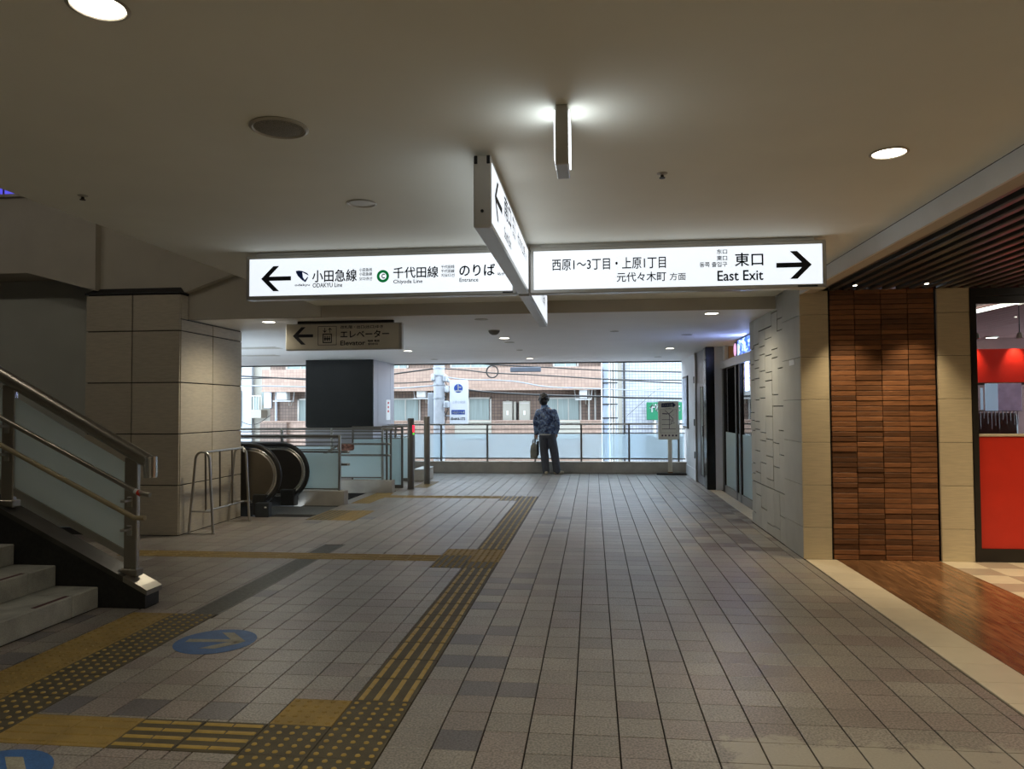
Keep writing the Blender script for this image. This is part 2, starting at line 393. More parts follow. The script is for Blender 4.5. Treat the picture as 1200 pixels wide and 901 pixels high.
def block(kind, x0, x1, y0, y1, worn=True):
    base, top = (m_tact, m_bump) if worn else (m_yellow, m_yellow)
    inst('tactile_block', tact_mesh(kind, x1-x0, y1-y0, base, top), (x0, y0, 0), floor); EXC.append((x0, x1, y0, y1))
def run(kind, x0, x1, y0, y1, along, worn=True, step=TACT):
    a, b = (y0, y1) if along == 'y' else (x0, x1); n = max(1, round((b-a)/step)); s = (b-a)/n
    for i in range(n):
        if along == 'y': block(kind, x0, x1, a+i*s, a+(i+1)*s, worn)
        else: block(kind, a+i*s, a+(i+1)*s, y0, y1, worn)
A0, A1, A2 = -1.554, -1.243, -0.932
run('dot', A1, A2, 2.206, 3.761, 'y'); run('dot', A0, A1, 2.206, 3.45, 'y'); block('dot', A0, A1, 3.45, 3.761, False)
run('line_x', -2.176, A0, 3.139, 3.45, 'x'); run('line_x', -2.76, -2.176, 3.139, 3.45, 'x', False)
run('dot', -3.41, -3.085, 2.12, 5.23, 'y', False); run('dot', -3.085, -2.76, 2.12, 5.23, 'y')
run('line_y', A1, A2, 3.761, 6.95, 'y')
for i, (a, b) in enumerate(((6.95, 7.245), (7.245, 7.54), (7.54, 7.88))):
    block('dot', A0, A1, a, b, i < 2); block('dot', A1, A2, a, b, i < 1)
run('line_x', -4.92, A0, 7.245, 7.54, 'x', False)
run('line_y', A1, A2, 7.88, 12.655, 'y'); run('line_y', A0, A1, 12.06, 12.655, 'y')
run('line_x', -3.86, A0, 12.34, 12.645, 'x', False)
run('dot', -3.91, -3.56, 9.78, 10.73, 'y'); run('dot', -3.56, -3.21, 9.78, 10.73, 'y', False)
run('dot', -3.86, -3.55, 11.55, 12.34, 'y', False); run('dot', -3.86, -3.55, 12.645, 13.0, 'y', False)
run('dot', -3.45, -3.15, 13.9, 15.1, 'y', True)
# steel drain grating in the floor
for y0, y1 in ((5.235, 7.24), (7.545, 8.02)):
    mb = MB(); x0, x1 = -2.98, -2.745
    mb.box(x0, x1, y0, y1, -0.03, -0.012, 0)
    mb.box(x0, x0+0.012, y0, y1, -0.012, 0.001, 1); mb.box(x1-0.012, x1, y0, y1, -0.012, 0.001, 1)
    n = int((y1-y0)/0.022)
    for i in range(n): mb.box(x0+0.012, x1-0.012, y0+i*0.022, y0+i*0.022+0.011, -0.012, 0.0, 1)
    mb.build('drain_grating', [m_black, m_grate], floor, label='narrow grey steel drain grating'); EXC.append((x0, x1, y0, y1))
# things standing on the floor that take the place of tiles
EXC += [(-12, -3.76, -4, 5.52), (-3.76, -3.38, 5.33, 5.52), (-6.15, -4.93, 8.42, 10.02), (-12, -6.15, 8.42, 10.02), (-12, -3.93, 10.02, 11.32), (-12, -3.88, 11.32, 11.52), (-12, -4.05, 11.52, 13.05),
        (-12, -3.6, 13.05, 13.35)]
def cut(rects):
    for e in EXC:
        nr = []
        for (a, b, c, d) in rects:
            x0, x1, y0, y1 = max(a, e[0]), min(b, e[1]), max(c, e[2]), min(d, e[3])
            if x1-x0 < 1e-4 or y1-y0 < 1e-4: nr.append((a, b, c, d)); continue
            if a < e[0]-1e-4: nr.append((a, e[0], c, d))
            if b > e[1]+1e-4: nr.append((e[1], b, c, d))
            if c < e[2]-1e-4: nr.append((x0, x1, c, e[2]))
            if d > e[3]+1e-4: nr.append((x0, x1, e[3], d))
        rects = nr
    return rects
dark_px = [(563, 713), (547, 749), (588, 738), (533, 775), (573, 775), (560, 806), (537, 867), (613, 688), (618, 675), (577, 697), (588, 682), (595, 815),
           (317, 694), (57, 832), (160, 833), (255, 837), (636, 596), (652, 606), (640, 612), (648, 622), (632, 628), (100, 722), (60, 742), (20, 765), (372, 612), (428, 607)]
dark = set()
for p in dark_px:
    q = at_z(*p); dark.add((math.floor((q.x-GX)/PIT), math.floor((q.y-GY)/PIT)))
tiles = []
rt = random.Random(3)
for i in range(-56, 14):
    for j in range(-18, 70):
        x0, y0 = GX+i*PIT, GY+j*PIT; x1, y1 = x0+PIT, y0+PIT
        xm = XR if (y0 < 9.95) else 2.09
        if x0 >= xm-0.02 or y0 > 17.18: continue
        x1 = min(x1, xm); y1 = min(y1, 17.2)
        r = rt.random()
        kind = 0 if r < 0.6 else 1
        if (i, j) in dark: kind = 2
        elif x0 > 0.9 and 7.9 < y0 < 13 and r > 0.45 + 0.2*abs(y0-10)/3: kind = 3 if r > 0.7 else 4
        elif y0 < 3.2 and x0 > 0.7 and r > 0.55: kind = 4
        for (a, b, c, d) in cut([(x0, x1, y0, y1)]):
            if b-a < 0.02 or d-c < 0.02: continue
            px, py, z = to_px(((a+b)/2, (c+d)/2, 0))
            vis = z > 0.5 and -30 < px < 1230 and py < 930
            tiles.append((((b-a)*(d-c)/max(z, 0.3)**3) if vis else 0, a, b, c, d, kind))
tiles.sort(reverse=True)
tm = [m_tile, m_tile_pink, m_tile_dark, m_tile_brown, m_tile_cream]
TILE = {}
G2 = 0.0026
def tile_top(mb, a, b, c, d, mi=0):
    t = 0.0010; c -= 0.0006; d += 0.0006; a += 0.0010; b -= 0.0010
    mb.add([(a, c, -0.012), (b, c, -0.012), (b, d, -0.012), (a, d, -0.012), (a, c, -t), (b, c, -t), (b, d, -t), (a, d, -t), (a+t, c+t, 0), (b-t, c+t, 0), (b-t, d-t, 0), (a+t, d-t, 0)],
           [(0, 1, 5, 4), (1, 2, 6, 5), (2, 3, 7, 6), (3, 0, 4, 7), (4, 5, 9, 8), (5, 6, 10, 9), (6, 7, 11, 10), (7, 4, 8, 11), (8, 9, 10, 11)], mi)
for n_, (s_, a, b, c, d, kind) in enumerate(tiles[:300]):
    k = (round(b-a, 3), round(d-c, 3), kind)
    if k not in TILE:
        mb = MB(); tile_top(mb, G2, b-a-G2, G2, d-c-G2); TILE[k] = mb.mesh('floor_tile', tm[kind])
    inst('floor_tile', TILE[k], (a, c, rt.uniform(-0.0012, 0)), floor)
mb = MB()
for (s_, a, b, c, d, kind) in tiles[300:]: tile_top(mb, a+G2, b-G2, c+G2, d-G2, kind)
o = mb.build('floor_tiles_beyond', tm, floor); o['kind'] = 'stuff'; o['label'] = 'smaller paving tiles toward the railing'

THR = MB().bbox(0.004, 0.208, 0.002, 0.298, -0.012, 0.002, 0.002).mesh('threshold_tile', m_cream)
# blue arrow roundels painted on the tiles
def roundel(pts, tri, head_px, label):
    c = pts; t = thing('floor_arrow_marking', label, 'floor marking', (c[0], c[1], 0.0), 'blue floor arrows')
    mb = MB(); mb.lathe([(0.255, 0.0004), (0.255, 0.0016)], (c[0], c[1], 0), 40); mb.build('disc', m_blue, t)
    mb = MB()
    for poly in tri: mb.prism([(c[0]+u, c[1]+v) for u, v in poly], 'z', 0.0017, 0.0026)
    mb.build('arrow', m_arrow, t)
c1 = at_z(250, 752)
def fl(*ps): return [(at_z(*p).x-c1.x, at_z(*p).y-c1.y) for p in ps]
arrow = [fl((214, 753), (219, 749.5), (268, 750), (272, 753)), fl((258, 742), (272, 742), (285, 752), (272, 754), (268, 750)), fl((230, 760.5), (263, 753.5), (285, 752), (276, 755), (248, 761))]
roundel((c1.x+0.01, c1.y+0.01), arrow, None, 'blue roundel with a pale arrow painted on tiles beside the stair')
c2 = (-2.5, 2.83)
roundel(c2, [[(u, v) for u, v in p] for p in arrow], None, 'blue roundel with pale arrow cut off at the bottom left corner')

for k in range(13): inst('threshold_tile', THR, (2.09, 9.95+k*0.3, 0), floor)
# shop floor at the right: cream border tiles, wooden planks, cream and taupe checks
sh = MB(); sh.box(XR, 8, -4, 7.66, -0.3, -0.012)
fs_ = struct(sh.build('floor_shop', m_joint), 'polished wooden plank floor with cream tile border before the shop'); ORG['floor_shop'] = (0, 0, 0)
me = None
yy = 7.64; XB = 2.37
bm_ = MB(); bm_.bbox(0.014, XB-XR-0.002, 0.002, 0.298, -0.012, 0.001, 0.002); me = bm_.mesh('border_tile', m_cream)
while yy > 1.0:
    inst('border_tile', me, (XR, yy-0.3, 0), fs_); yy -= 0.3
npl = 5; pw = (3.33-XB)/npl
for i in range(npl):
    y1 = 7.64; k = 0
    while y1 > 1.0:
        Ln = 2.4 if not (k == 0) else (0.9+0.6*((i*2) % 5)/2)
        mb = MB(); mb.bbox(0.001, pw-0.001, 0.001, Ln-0.001, -0.012, 0.001, 0.0015)
        inst('plank', mb.mesh('plank', m_wood), (XB+i*pw, y1-Ln, 0), fs_); y1 -= Ln; k += 1
for q in range(2):
    mb = MB(); mb.bbox(0.002, 0.298, 0.002, 0.298, -0.012, 0.001, 0.002)
    me = mb.mesh('check_tile', [m_cream, m_taupe][q])
    for i in range(10):
        for j in range(14):
            if (i+j) % 2 == q: inst('check_tile', me, (3.33+i*0.3, 7.64-(j+1)*0.3, 0), fs_)

# ================================================================== CEILINGS
CZ, LZ = 2.75, 2.61
mb = MB(); mb.box(-3.3, XR, 2.54, 8.65, CZ, CZ+0.25); mb.box(-3.3, XR, -4, 2.54, CZ-0.008, CZ+0.25)
struct(mb.build('ceiling', m_ceil), 'plain off white painted ceiling')
mb = MB(); mb.box(-6.15, 2.9, 8.65, 10.0, LZ, LZ+0.5); mb.box(-12, 2.9, 10.0, 17.95, LZ, LZ+0.5)
cl = struct(mb.build('ceiling_far', m_ceil_low), 'lower white ceiling over the far end'); ORG['ceiling_far'] = (0, 0, 0)
mb = MB(); mb.box(-12, 2.9, 17.95, 17.99, LZ-0.03, LZ+0.5); mb.build('edge_strip', m_dkframe, cl)
for (a, b, c, d) in ((-9.5, -6.2, 11.0, 11.35), (-9.5, -5.6, 12.6, 12.95), (-9.5, -6.4, 14.4, 14.7)):      # recessed service strips
    mb = MB(); mb.box(a, b, c, d, LZ-0.006, LZ); mb.build('service_strip', m_lamp_off, cl)
# beam front with the haunch on the left, above the column
mb = MB(); mb.box(-4.93, 2.055, 8.62, 8.65, LZ, CZ+0.24); mb.box(-4.93, -3.25, 8.60, 8.65, LZ, 3.6)
mb.prism([(-4.93, 2.93), (-4.37, 3.12), (-3.3, 3.4), (-3.3, 4.9), (-4.93, 4.9)], 'y', 8.50, 8.65)
struct(mb.build('wall_beam', m_wall), 'beige beam face where the ceiling steps down')
# upper wall above the column and the bulkhead to its left
mb = MB(); mb.box(-6.02, -4.93, 8.50, 8.65, 2.93, 4.9)
mb.prism([(-12, 3.18), (-6.92, 3.20), (-6.02, 2.96), (-6.02, 4.14), (-12, 4.14)], 'y', 8.40, 9.0)
mb.box(-12, -6.02, 8.34, 9.0, 4.14, 4.17); mb.box(-6.5, -6.02, 8.6, 9.0, 4.17, 4.92); mb.box(-12, -9.5, 8.6, 9.0, 4.17, 4.92)
struct(mb.build('wall_upper_left', m_wall), 'beige concrete bulkhead above the stair')
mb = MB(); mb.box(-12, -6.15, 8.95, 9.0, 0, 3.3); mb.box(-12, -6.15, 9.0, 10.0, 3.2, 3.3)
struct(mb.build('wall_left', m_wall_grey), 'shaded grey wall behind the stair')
mb = MB(); mb.box(-12, -3.3, -4, 8.65, 4.9, 5.1); struct(mb.build('ceiling_stair', m_wall), 'high ceiling above the stair')
mb = MB(); mb.box(-12.1, -12, -4, 17.95, -3, 5.1); struct(mb.build('wall_far_left', m_wall_grey))
mb = MB(); mb.box(-12, 8, -4.1, -4, -0.3, 5.1); struct(mb.build('wall_back', m_wall))
mb = MB(); mb.box(8, 8.1, -4, 9, -0.3, 3.2); struct(mb.build('wall_far_right', m_wall))
mb = MB(); mb.box(-3.3, -3.25, -4, 8.5, CZ+0.25, 4.9); struct(mb.build('wall_stair_side', m_wall), 'wall rising from the ceiling edge beside the stair')
for k, (x, y) in enumerate(((-5.2, 4.6), (-8.0, 4.6))):  # unseen lamps added above the stair to light column and walls
    t = thing('stair_lamp', ['bare white batten lamp high above the stair, nearer one', 'bare white batten lamp high above the stair, upper one'][k], 'lamp', (x, y, 4.9), 'stair lamps')
    MB().bbox(x-0.6, x+0.6, y-0.05, y+0.05, 4.84, 4.9, 0.01).build('batten', m_white, t)
    MB().tube([(x-0.58, y, 4.81), (x+0.58, y, 4.81)], 0.016, 10).build('tube', M('batten_lit', (1, 1, 1), 0.5, var=0, emit=46.0, ecol=(1.0, 0.93, 0.8)), t)
# small violet lit window on the ledge top left
wi = struct(MB().box(-9.5, -6.5, 8.72, 8.90, 4.17, 4.92).build('window_1', M('window_frame_brown', (0.10, 0.06, 0.05), 0.5)), 'violet window above the ledge'); ORG['window_1'] = (0, 0, 0)
m_violet = M('violet_pane', (0.1, 0.1, 0.4), 0.3, var=0.1, emit=0.7, ecol=(0.10, 0.09, 0.75))
for i in range(9):
    x = -9.45+i*0.325; MB().box(x, x+0.28, 8.70, 8.72, 4.20, 4.85).build('pane', m_violet, wi)

# ================================================================== COLUMN WITH STONE PANELS
cx0, cx1, cy0, cy1 = -6.15, -4.93, 8.42, 10.0
col = struct(MB().box(cx0+0.02, cx1-0.02, cy0+0.02, cy1, 0, 2.93).build('wall_column', m_black), 'square column clad in beige stone panels'); ORG['wall_column'] = (0, 0, 0)
zs = [0.0, 0.5975, 1.2135, 1.832, 2.458, 2.90]
for a, b in zip(zs[:-1], zs[1:]):
    for x0, x1 in ((cx0, -5.545), (-5.545, cx1)):
        MB().bbox(x0+0.006, x1-0.006, cy0, cy0+0.02, a+0.006, b-0.006, 0.003).build('stone_panel', m_stone, col)
    for y0, y1 in ((cy0+0.02, 9.2), (9.2, cy1)):
        b2 = min(b, 2.6)
        MB().bbox(cx1-0.02, cx1, y0+0.006, y1-0.006, a+0.006, b2-0.006, 0.003).build('stone_panel', m_stone, col)
    MB().bbox(cx0, cx0+0.02, cy0+0.026, 8.94, a+0.006, b-0.006, 0.003).build('stone_panel', m_stone, col)
MB().bbox(cx1-0.02, cx1, cy0+0.026, 8.60, 2.606, 2.894, 0.003).build('stone_panel', m_stone, col)
mb = MB(); mb.hull([(cx0-0.01, cy0-0.01, 2.91), (cx1+0.01, cy0-0.01, 2.91), (cx0-0.01, 8.62, 2.91), (cx1+0.01, 8.62, 2.91), (cx0-0.01, cy0-0.01, 2.925), (cx1+0.01, cy0-0.01, 2.925), (cx0+0.08, 8.49, 2.99), (cx1-0.04, 8.49, 2.99), (cx0+0.08, 8.62, 2.99), (cx1-0.04, 8.62, 2.99)])
mb.build('cap', m_blackpaint, col, label='dark sloping cap')
MB().bbox(-5.98, -5.90, 8.40, 8.42, 1.20, 1.235, 0.004).build('cap_bracket', m_blackpaint, col)

# ================================================================== RIGHT-HAND WALLS
Y0 = 7.64
wr = struct(MB().box(XR+0.02, 2.34, Y0+0.02, 10.03, 0, 2.75).build('wall_right', m_black), 'stone clad wall end of the passage'); ORG['wall_right'] = (0, 0, 0)
zj = [0.0, 0.312, 0.729, 1.149, 1.571, 1.994, 2.415, 2.655]
for a, b in zip(zj[:-1], zj[1:]):
    MB().bbox(XR, 2.325, Y0, Y0+0.02, a+0.002, b-0.002, 0.002).build('stone_panel', m_stone_r, wr)
    MB().bbox(XR, XR+0.02, Y0+0.021, 8.343, a+0.002, (b if b < 2.6 else 2.748)-0.002, 0.002).build('stone_panel', m_stone_g, wr)
ys = [8.343, 8.566, 8.843, 9.183, 9.503, 9.796, 10.03]
rs = random.Random(11)
for a, b in zip(ys[:-1], ys[1:]):
    z = 0.0; cuts = [0.0]
    first = rs.uniform(0.12, 0.5); cuts.append(first)
    cuts.append(0.55) if first < 0.45 else None
    z = cuts[-1]
    while z < 2.4:
        z += rs.choice((0.10, 0.13, 0.2, 0.27, 0.42)); cuts.append(min(z, 2.70))
    if cuts[-1] < 2.75: cuts.append(2.748)
    for z0, z1 in zip(cuts[:-1], cuts[1:]):
        if z1-z0 < 0.02: continue
        d = rs.uniform(0, 0.006)
        MB().bbox(XR+d, XR+0.02, a+0.0012, b-0.0012, z0+0.006, z1-0.006, 0.0015).build('stone_block', m_stone_g, wr)
t = thing('wall_notice', 'small white notice stuck high on the grey stone wall corner', 'notice', (XR, 7.95, 1.98))
MB().bbox(XR-0.006, XR-0.001, 7.86, 8.05, 1.93, 1.99, 0.001).build('card', m_white, t)

# brown brick wall
bw = struct(MB().box(2.33, 3.335, Y0+0.03, Y0+0.12, 0, 2.66).build('wall_brick', m_black), 'wall of thin brown bricks stacked in four columns'); ORG['wall_brick'] = (0, 0, 0)
xs = [2.342, 2.578, 2.827, 3.076, 3.325]
BR = {}
for i in range(4):
    wd = xs[i+1]-xs[i]
    mb = MB(); mb.bbox(0.003, wd-0.003, 0, 0.03, 0.003, 0.0472, 0.002); BR[i] = mb.mesh('brick', m_brick)
    for j in range(53): inst('brick', BR[i], (xs[i], Y0+random.uniform(0, 0.006), j*0.0502), bw)
# second stone pier
wp = struct(MB().box(3.36, 3.63, Y0+0.02, Y0+0.12, 0, 2.66).build('wall_pier', m_black), 'narrow sand coloured stone pier beside the shop window'); ORG['wall_pier'] = (0, 0, 0)
for a, b in zip(zj[:-1], zj[1:]):
    MB().bbox(3.345, 3.645, Y0-0.01, Y0+0.02, a+0.002, b-0.002, 0.002).build('stone_panel', m_stone_r, wp)

# fascia and slatted ceiling over the shop floor
mb = MB(); mb.box(XR, XR+0.02, -4, Y0, 2.62, 2.745); struct(mb.build('trim_1', m_white), 'white fascia strip along the ceiling edge')
mb = MB(); mb.box(XR+0.02, XR+0.13, -4, Y0, 2.625, 2.64); struct(mb.build('trim_2', m_wall), 'beige lip below the fascia')
slc = struct(MB().box(XR+0.02, 8, -4, 9, 2.86, 3.0).build('ceiling_right', m_black), 'dark slatted ceiling over the wooden floor'); ORG['ceiling_right'] = (0, 0, 0)
mb = MB(); mb.bbox(-0.026, 0.026, 0, 10.5, 0, 0.06, 0.008); me = mb.mesh('slat', m_slat)
for i in range(30): inst('slat', me, (2.235+i*0.125, Y0-10.52, 2.645), slc)
for k in range(6):  # all but the wall pair are unseen, added to brighten panel and floor
    p = at_z(*((1002, 335), (1086, 333))[k], 2.64) if k < 2 else Vector((4.62+0.8*(k % 2), (6.7, 5.2)[k//2-1], 2.645))
    t = thing('pin_spotlight', ['small bright pin spotlight among the slats at the brick wall left side', 'small bright pin spotlight among the slats at the brick wall right side', 'pin spotlight over the checked floor near the shop window', 'pin spotlight over the checked floor farther right near the shop window', 'pin spotlight over the checked floor nearer the viewpoint', 'pin spotlight over the checked floor nearest and farthest right'][k], 'spotlight', (p.x, p.y, 2.645), 'pin spots')
    MB().lathe([(0.028, 0.09), (0.028, 0.004), (0.022, 0.0)], (p.x, p.y, 2.645), 14).build('housing', m_dkframe, t)
    MB().lathe([(0.018, -0.003), (0.018, -0.001)], (p.x, p.y, 2.645), 14).build('bulb', m_lamp, t)
    l = bpy.data.lights.new('spot', 'SPOT'); l.energy = 55 if k < 2 else 65; l.color = (1.0, 0.80, 0.52); l.spot_size = math.radians(75 if k < 2 else 120); l.spot_blend = 0.8; l.shadow_soft_size = 0.02
    lo = bpy.data.objects.new('spot', l); COL.objects.link(lo); lo.parent = t; lo.location = (0, 0, -0.02)
# ================================================================== SHOP WINDOW AT THE RIGHT
sw = thing('shop_window', 'shop window with dark frame, red lower panel and red banner inside', 'shop window', (3.67, Y0, 0))
mb = MB(); mb.box(3.65, 3.70, Y0-0.02, Y0+0.10, 0, 2.64); mb.box(3.70, 7.0, Y0-0.02, Y0+0.10, 2.57, 2.64); mb.box(3.70, 7.0, Y0+0.02, Y0+0.08, 2.50, 2.57); mb.box(3.70, 7.0, Y0-0.01, Y0+0.10, 0, 0.125); mb.box(5.3, 5.36, Y0, Y0+0.1, 0.12, 2.57)
mb.build('frame', m_dkframe, sw)
MB().bbox(3.70, 5.3, Y0+0.01, Y0+0.06, 0.125, 1.205, 0.004).build('lower_panel', m_red, sw, label='glossy red panel'); MB().bbox(5.36, 7, Y0+0.01, Y0+0.06, 0.125, 1.205, 0.004).build('lower_panel', m_red, sw)
MB().bbox(3.70, 7, Y0+0.0, Y0+0.08, 1.205, 1.23, 0.003).build('ledge', m_cream, sw)
MB().box(3.70, 5.3, Y0+0.045, Y0+0.053, 1.23, 2.50).build('pane', m_glass, sw); MB().box(5.36, 7, Y0+0.045, Y0+0.053, 1.23, 2.50).build('pane', m_glass, sw)
# room behind it
m_shopwall = M('shop_wall_plum', (0.16, 0.07, 0.06), 0.6); m_shopceil = M('shop_ceiling_mauve', (0.26, 0.13, 0.12), 0.6)
mb = MB(); mb.box(3.4, 8, 13, 13.1, 0, 2.8); mb.box(3.35, 3.4, Y0+0.12, 13, 0, 2.8); struct(mb.build('wall_shop', m_shopwall), 'dark plum wall inside the shop')
mb = MB(); mb.box(3.35, 8, Y0+0.12, 13, 2.62, 2.8); struct(mb.build('ceiling_shop', m_shopceil), 'mauve ceiling inside the shop')
mb = MB(); mb.box(3.35, 8, Y0+0.12, 13, -0.1, 0.0); struct(mb.build('floor_shop_inside', m_shopwall), 'dark floor inside the shop')
t = thing('red_banner_board', 'glowing red board hanging inside the shop window', 'board', (4.6, 8.3, 1.72))
MB().bbox(3.72, 6.2, 8.3, 8.36, 1.745, 2.10, 0.004).build('board', m_redlit, t); MB().bbox(3.72, 6.2, 8.28, 8.30, 1.72, 1.745, 0.003).build('lower_trim', m_dkframe, t)
for i in range(5):
    x = 3.98+i*0.42
    MB().lathe([(0.02, 0.06), (0.03, 0.0), (0.022, 0.0)], (x, 8.2, 2.2), 12).build('board_spot', m_lamp_off, t)
    MB().tube([(x, 8.2, 2.26), (x, 8.2, 2.62)], 0.005, 6).build('spot_stem', m_dkframe, t)
    l = bpy.data.lights.new('board_beam', 'SPOT'); l.energy = 9; l.color = (1.0, 0.82, 0.6); l.spot_size = math.radians(70); l.spot_blend = 0.9; l.shadow_soft_size = 0.02
    lo = bpy.data.objects.new('board_beam', l); COL.objects.link(lo); lo.parent = t; lo.location = (x-4.6, -0.1, 0.46); lo.rotation_euler = (math.radians(25), 0, 0)
t = thing('linear_lamp', 'long white strip lamp on the shop ceiling', 'lamp', (4.9, 9.3, 2.6))
p0, p1 = at_z(1143, 365, 2.58), at_z(1200, 352, 2.58)
d_ = (p1-p0); MB().tube([p0-d_*0.1, p1+d_*1.2], 0.022, 8).build('tube', M('strip_lamp_lit', (1, 1, 1), 0.5, emit=3.0, ecol=(1, 0.95, 0.82)), t)
for k, (px, py) in enumerate(((1162, 396), (1193, 398))):
    p = at_z(px, py, 2.60)
    t = thing('shop_downlight', ['round warm downlight inside the shop, above the red board left', 'round warm downlight inside the shop, at the picture edge'][k], 'lamp', (p.x, p.y, 2.6), 'shop downlights')
    MB().lathe([(0.10, 0.012), (0.10, 0.0), (0.08, -0.004)], (p.x, p.y, 2.606), 20).build('trim_ring', m_lamp_off, t)
    MB().lathe([(0.078, -0.006), (0.078, -0.004)], (p.x, p.y, 2.606), 20).build('diffuser', m_lamp, t)
t = thing('window_poster', 'pale blue poster hanging in the shop window under the red board', 'poster', (3.95, 8.25, 1.5))
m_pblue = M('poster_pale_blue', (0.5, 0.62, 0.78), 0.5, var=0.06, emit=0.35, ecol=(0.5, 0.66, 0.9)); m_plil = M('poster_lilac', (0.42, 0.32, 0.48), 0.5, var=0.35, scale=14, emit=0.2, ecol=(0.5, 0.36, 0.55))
q1, q2, q3 = [at_y(u, 460, 8.25).x for u in (1154.5, 1169.5, 1197.5)]
MB().bbox(at_y(1149, 460, 8.25).x, at_y(1152, 460, 8.25).x, 8.25, 8.258, 1.46, 1.69, 0.002).build('narrow_sheet', m_pblue, t)
MB().bbox(q1, q2, 8.25, 8.258, 1.45, 1.735, 0.002).build('blue_sheet', m_pblue, t); MB().bbox(q2, q3, 8.25, 8.258, 1.45, 1.735, 0.002).build('lilac_sheet', m_plil, t)
rc = random.Random(5)
m_bar = M('curtain_strand', (0.36, 0.30, 0.36), 0.4)
cu = thing('bead_screen', 'thin pale strands hanging below the poster in the shop window', 'screen', (4.1, 8.3, 1.24))
for i in range(16):
    x = 3.86+i*0.037; MB().tube([(x, 8.3, 1.45), (x+0.002, 8.3, 1.45-rc.uniform(0.08, 0.2))], 0.006, 6).build('strand', m_bar, cu)
MB().bbox(3.84, 4.46, 8.29, 8.31, 1.445, 1.455, 0.002).build('rail', m_dkframe, cu)
m_dchair = M('dark_brown_leather', (0.06, 0.035, 0.028), 0.4)
for k, x in enumerate((3.95, 4.55, 5.15)):
    t = thing('shop_chair', ['dark brown high back chair behind the glass nearest the pier', 'dark brown high back chair behind the glass, second from the pier', 'dark brown high back chair behind the glass, farthest from the pier'][k], 'chair', (x, 8.75, 0.0), 'chairs in the shop')
    MB().bbox(x-0.22, x+0.22, 8.55, 8.98, 0.42, 0.48, 0.02).build('seat', m_dchair, t)
    MB().bbox(x-0.22, x+0.22, 8.94, 9.0, 0.48, 1.42, 0.03).build('backrest', m_dchair, t)
    for sx in (-0.19, 0.19):
        for sy in (8.58, 8.95): MB().box(x+sx-0.02, x+sx+0.02, sy-0.02, sy+0.02, 0, 0.42).build('leg', m_dkframe, t)

# ================================================================== RECESSED SHOP ENTRANCE, DARK DOOR, WHITE PANEL WALL (right side, beyond)
mb = MB(); mb.box(2.34, 2.42, 9.95, 10.95, 0, 2.61); mb.box(2.36, 2.42, 13.65, 13.9, 0, 2.61); mb.box(2.21, 2.42, 13.86, 13.98, 0, 2.61)
struct(mb.build('wall_entrance', m_white_wall), 'pale side wall of the recessed shop entrance')
mb = MB(); mb.box(2.30, 2.36, 10.95, 13.65, 2.20, 2.30); mb.box(2.30, 2.36, 10.95, 13.65, 0, 0.13); mb.box(2.30, 2.36, 13.55, 13.65, 0, 2.2); mb.box(2.30, 2.36, 10.95, 11.05, 0, 2.2)
do = struct(mb.build('door_1', m_post), 'sliding glass shop door with frosted lower half'); ORG['door_1'] = (0, 0, 0)
for (a, b) in ((11.05, 12.1), (12.1, 12.6), (12.6, 13.55)):
    MB().box(2.325, 2.333, a, b, 0.13, 1.07).build('frosted_pane', m_frost, do); MB().box(2.325, 2.333, a, b, 1.07, 2.2).build('pane', m_glass, do)
for a in (11.98, 12.30, 13.45): MB().bbox(2.295, 2.36, a, a+0.10, 0.0, 2.2, 0.005).build('stile', m_dkframe, do)
MB().bbox(2.27, 2.295, 10.95, 13.65, 2.18, 2.32, 0.01).build('header', m_signframe, do)
# light box above the door
t = thing('entrance_lightbox', 'glowing blue and white light box over the glass shop door', 'light box', (2.36, 12.0, 2.3))
m_lb = bpy.data.materials.new('lightbox_print'); m_lb.use_nodes = True
nt = m_lb.node_tree; b = nt.nodes['Principled BSDF']; g = nt.nodes.new('ShaderNodeNewGeometry'); mp = nt.nodes.new('ShaderNodeMapping'); mp.inputs['Scale'].default_value = (1, 3.0, 7.0)
no = nt.nodes.new('ShaderNodeTexNoise'); no.inputs['Scale'].default_value = 2.0; rp = nt.nodes.new('ShaderNodeValToRGB')
rp.color_ramp.elements[0].position = 0.42; rp.color_ramp.elements[0].color = (0.03, 0.10, 0.55, 1); rp.color_ramp.elements[1].position = 0.56; rp.color_ramp.elements[1].color = (0.55, 0.75, 1.0, 1)
nt.links.new(g.outputs['Position'], mp.inputs[0]); nt.links.new(mp.outputs[0], no.inputs['Vector']); nt.links.new(no.outputs['Fac'], rp.inputs[0]); nt.links.new(rp.outputs[0], b.inputs['Emission Color']); nt.links.new(rp.outputs[0], b.inputs['Base Color']); b.inputs['Emission Strength'].default_value = 1.3
MB().bbox(2.36, 2.42, 10.95, 12.55, 2.33, 2.60, 0.004).build('box_body', m_dkframe, t); MB().box(2.352, 2.36, 10.97, 12.42, 2.335, 2.585).build('lit_face', m_lb, t)
MB().lathe([(0.105, -0.02), (0.105, -0.012), (0.0, -0.012)], (2.365, 12.62, 2.455), 28, 'x').build('roundel', M('roundel_pink', (0.6, 0.2, 0.35), 0.5, var=0.5, scale=18, emit=0.8, ecol=(0.8, 0.45, 0.7)), t)
MB().lathe([(0.13, -0.012), (0.13, 0.05)], (2.365, 12.62, 2.455), 28, 'x').build('roundel_rim', m_navy, t)
l = bpy.data.lights.new('lightbox_glow', 'AREA'); l.shape = 'RECTANGLE'; l.size = 1.4; l.size_y = 0.25; l.energy = 14; l.color = (0.35, 0.45, 1.0)
lo = bpy.data.objects.new('lightbox_glow', l); COL.objects.link(lo); lo.parent = t; lo.location = (-0.03, -0.3, 0.15); lo.rotation_euler = (0, -math.pi/2, 0); lo.rotation_euler = (0, math.pi/2, 0)
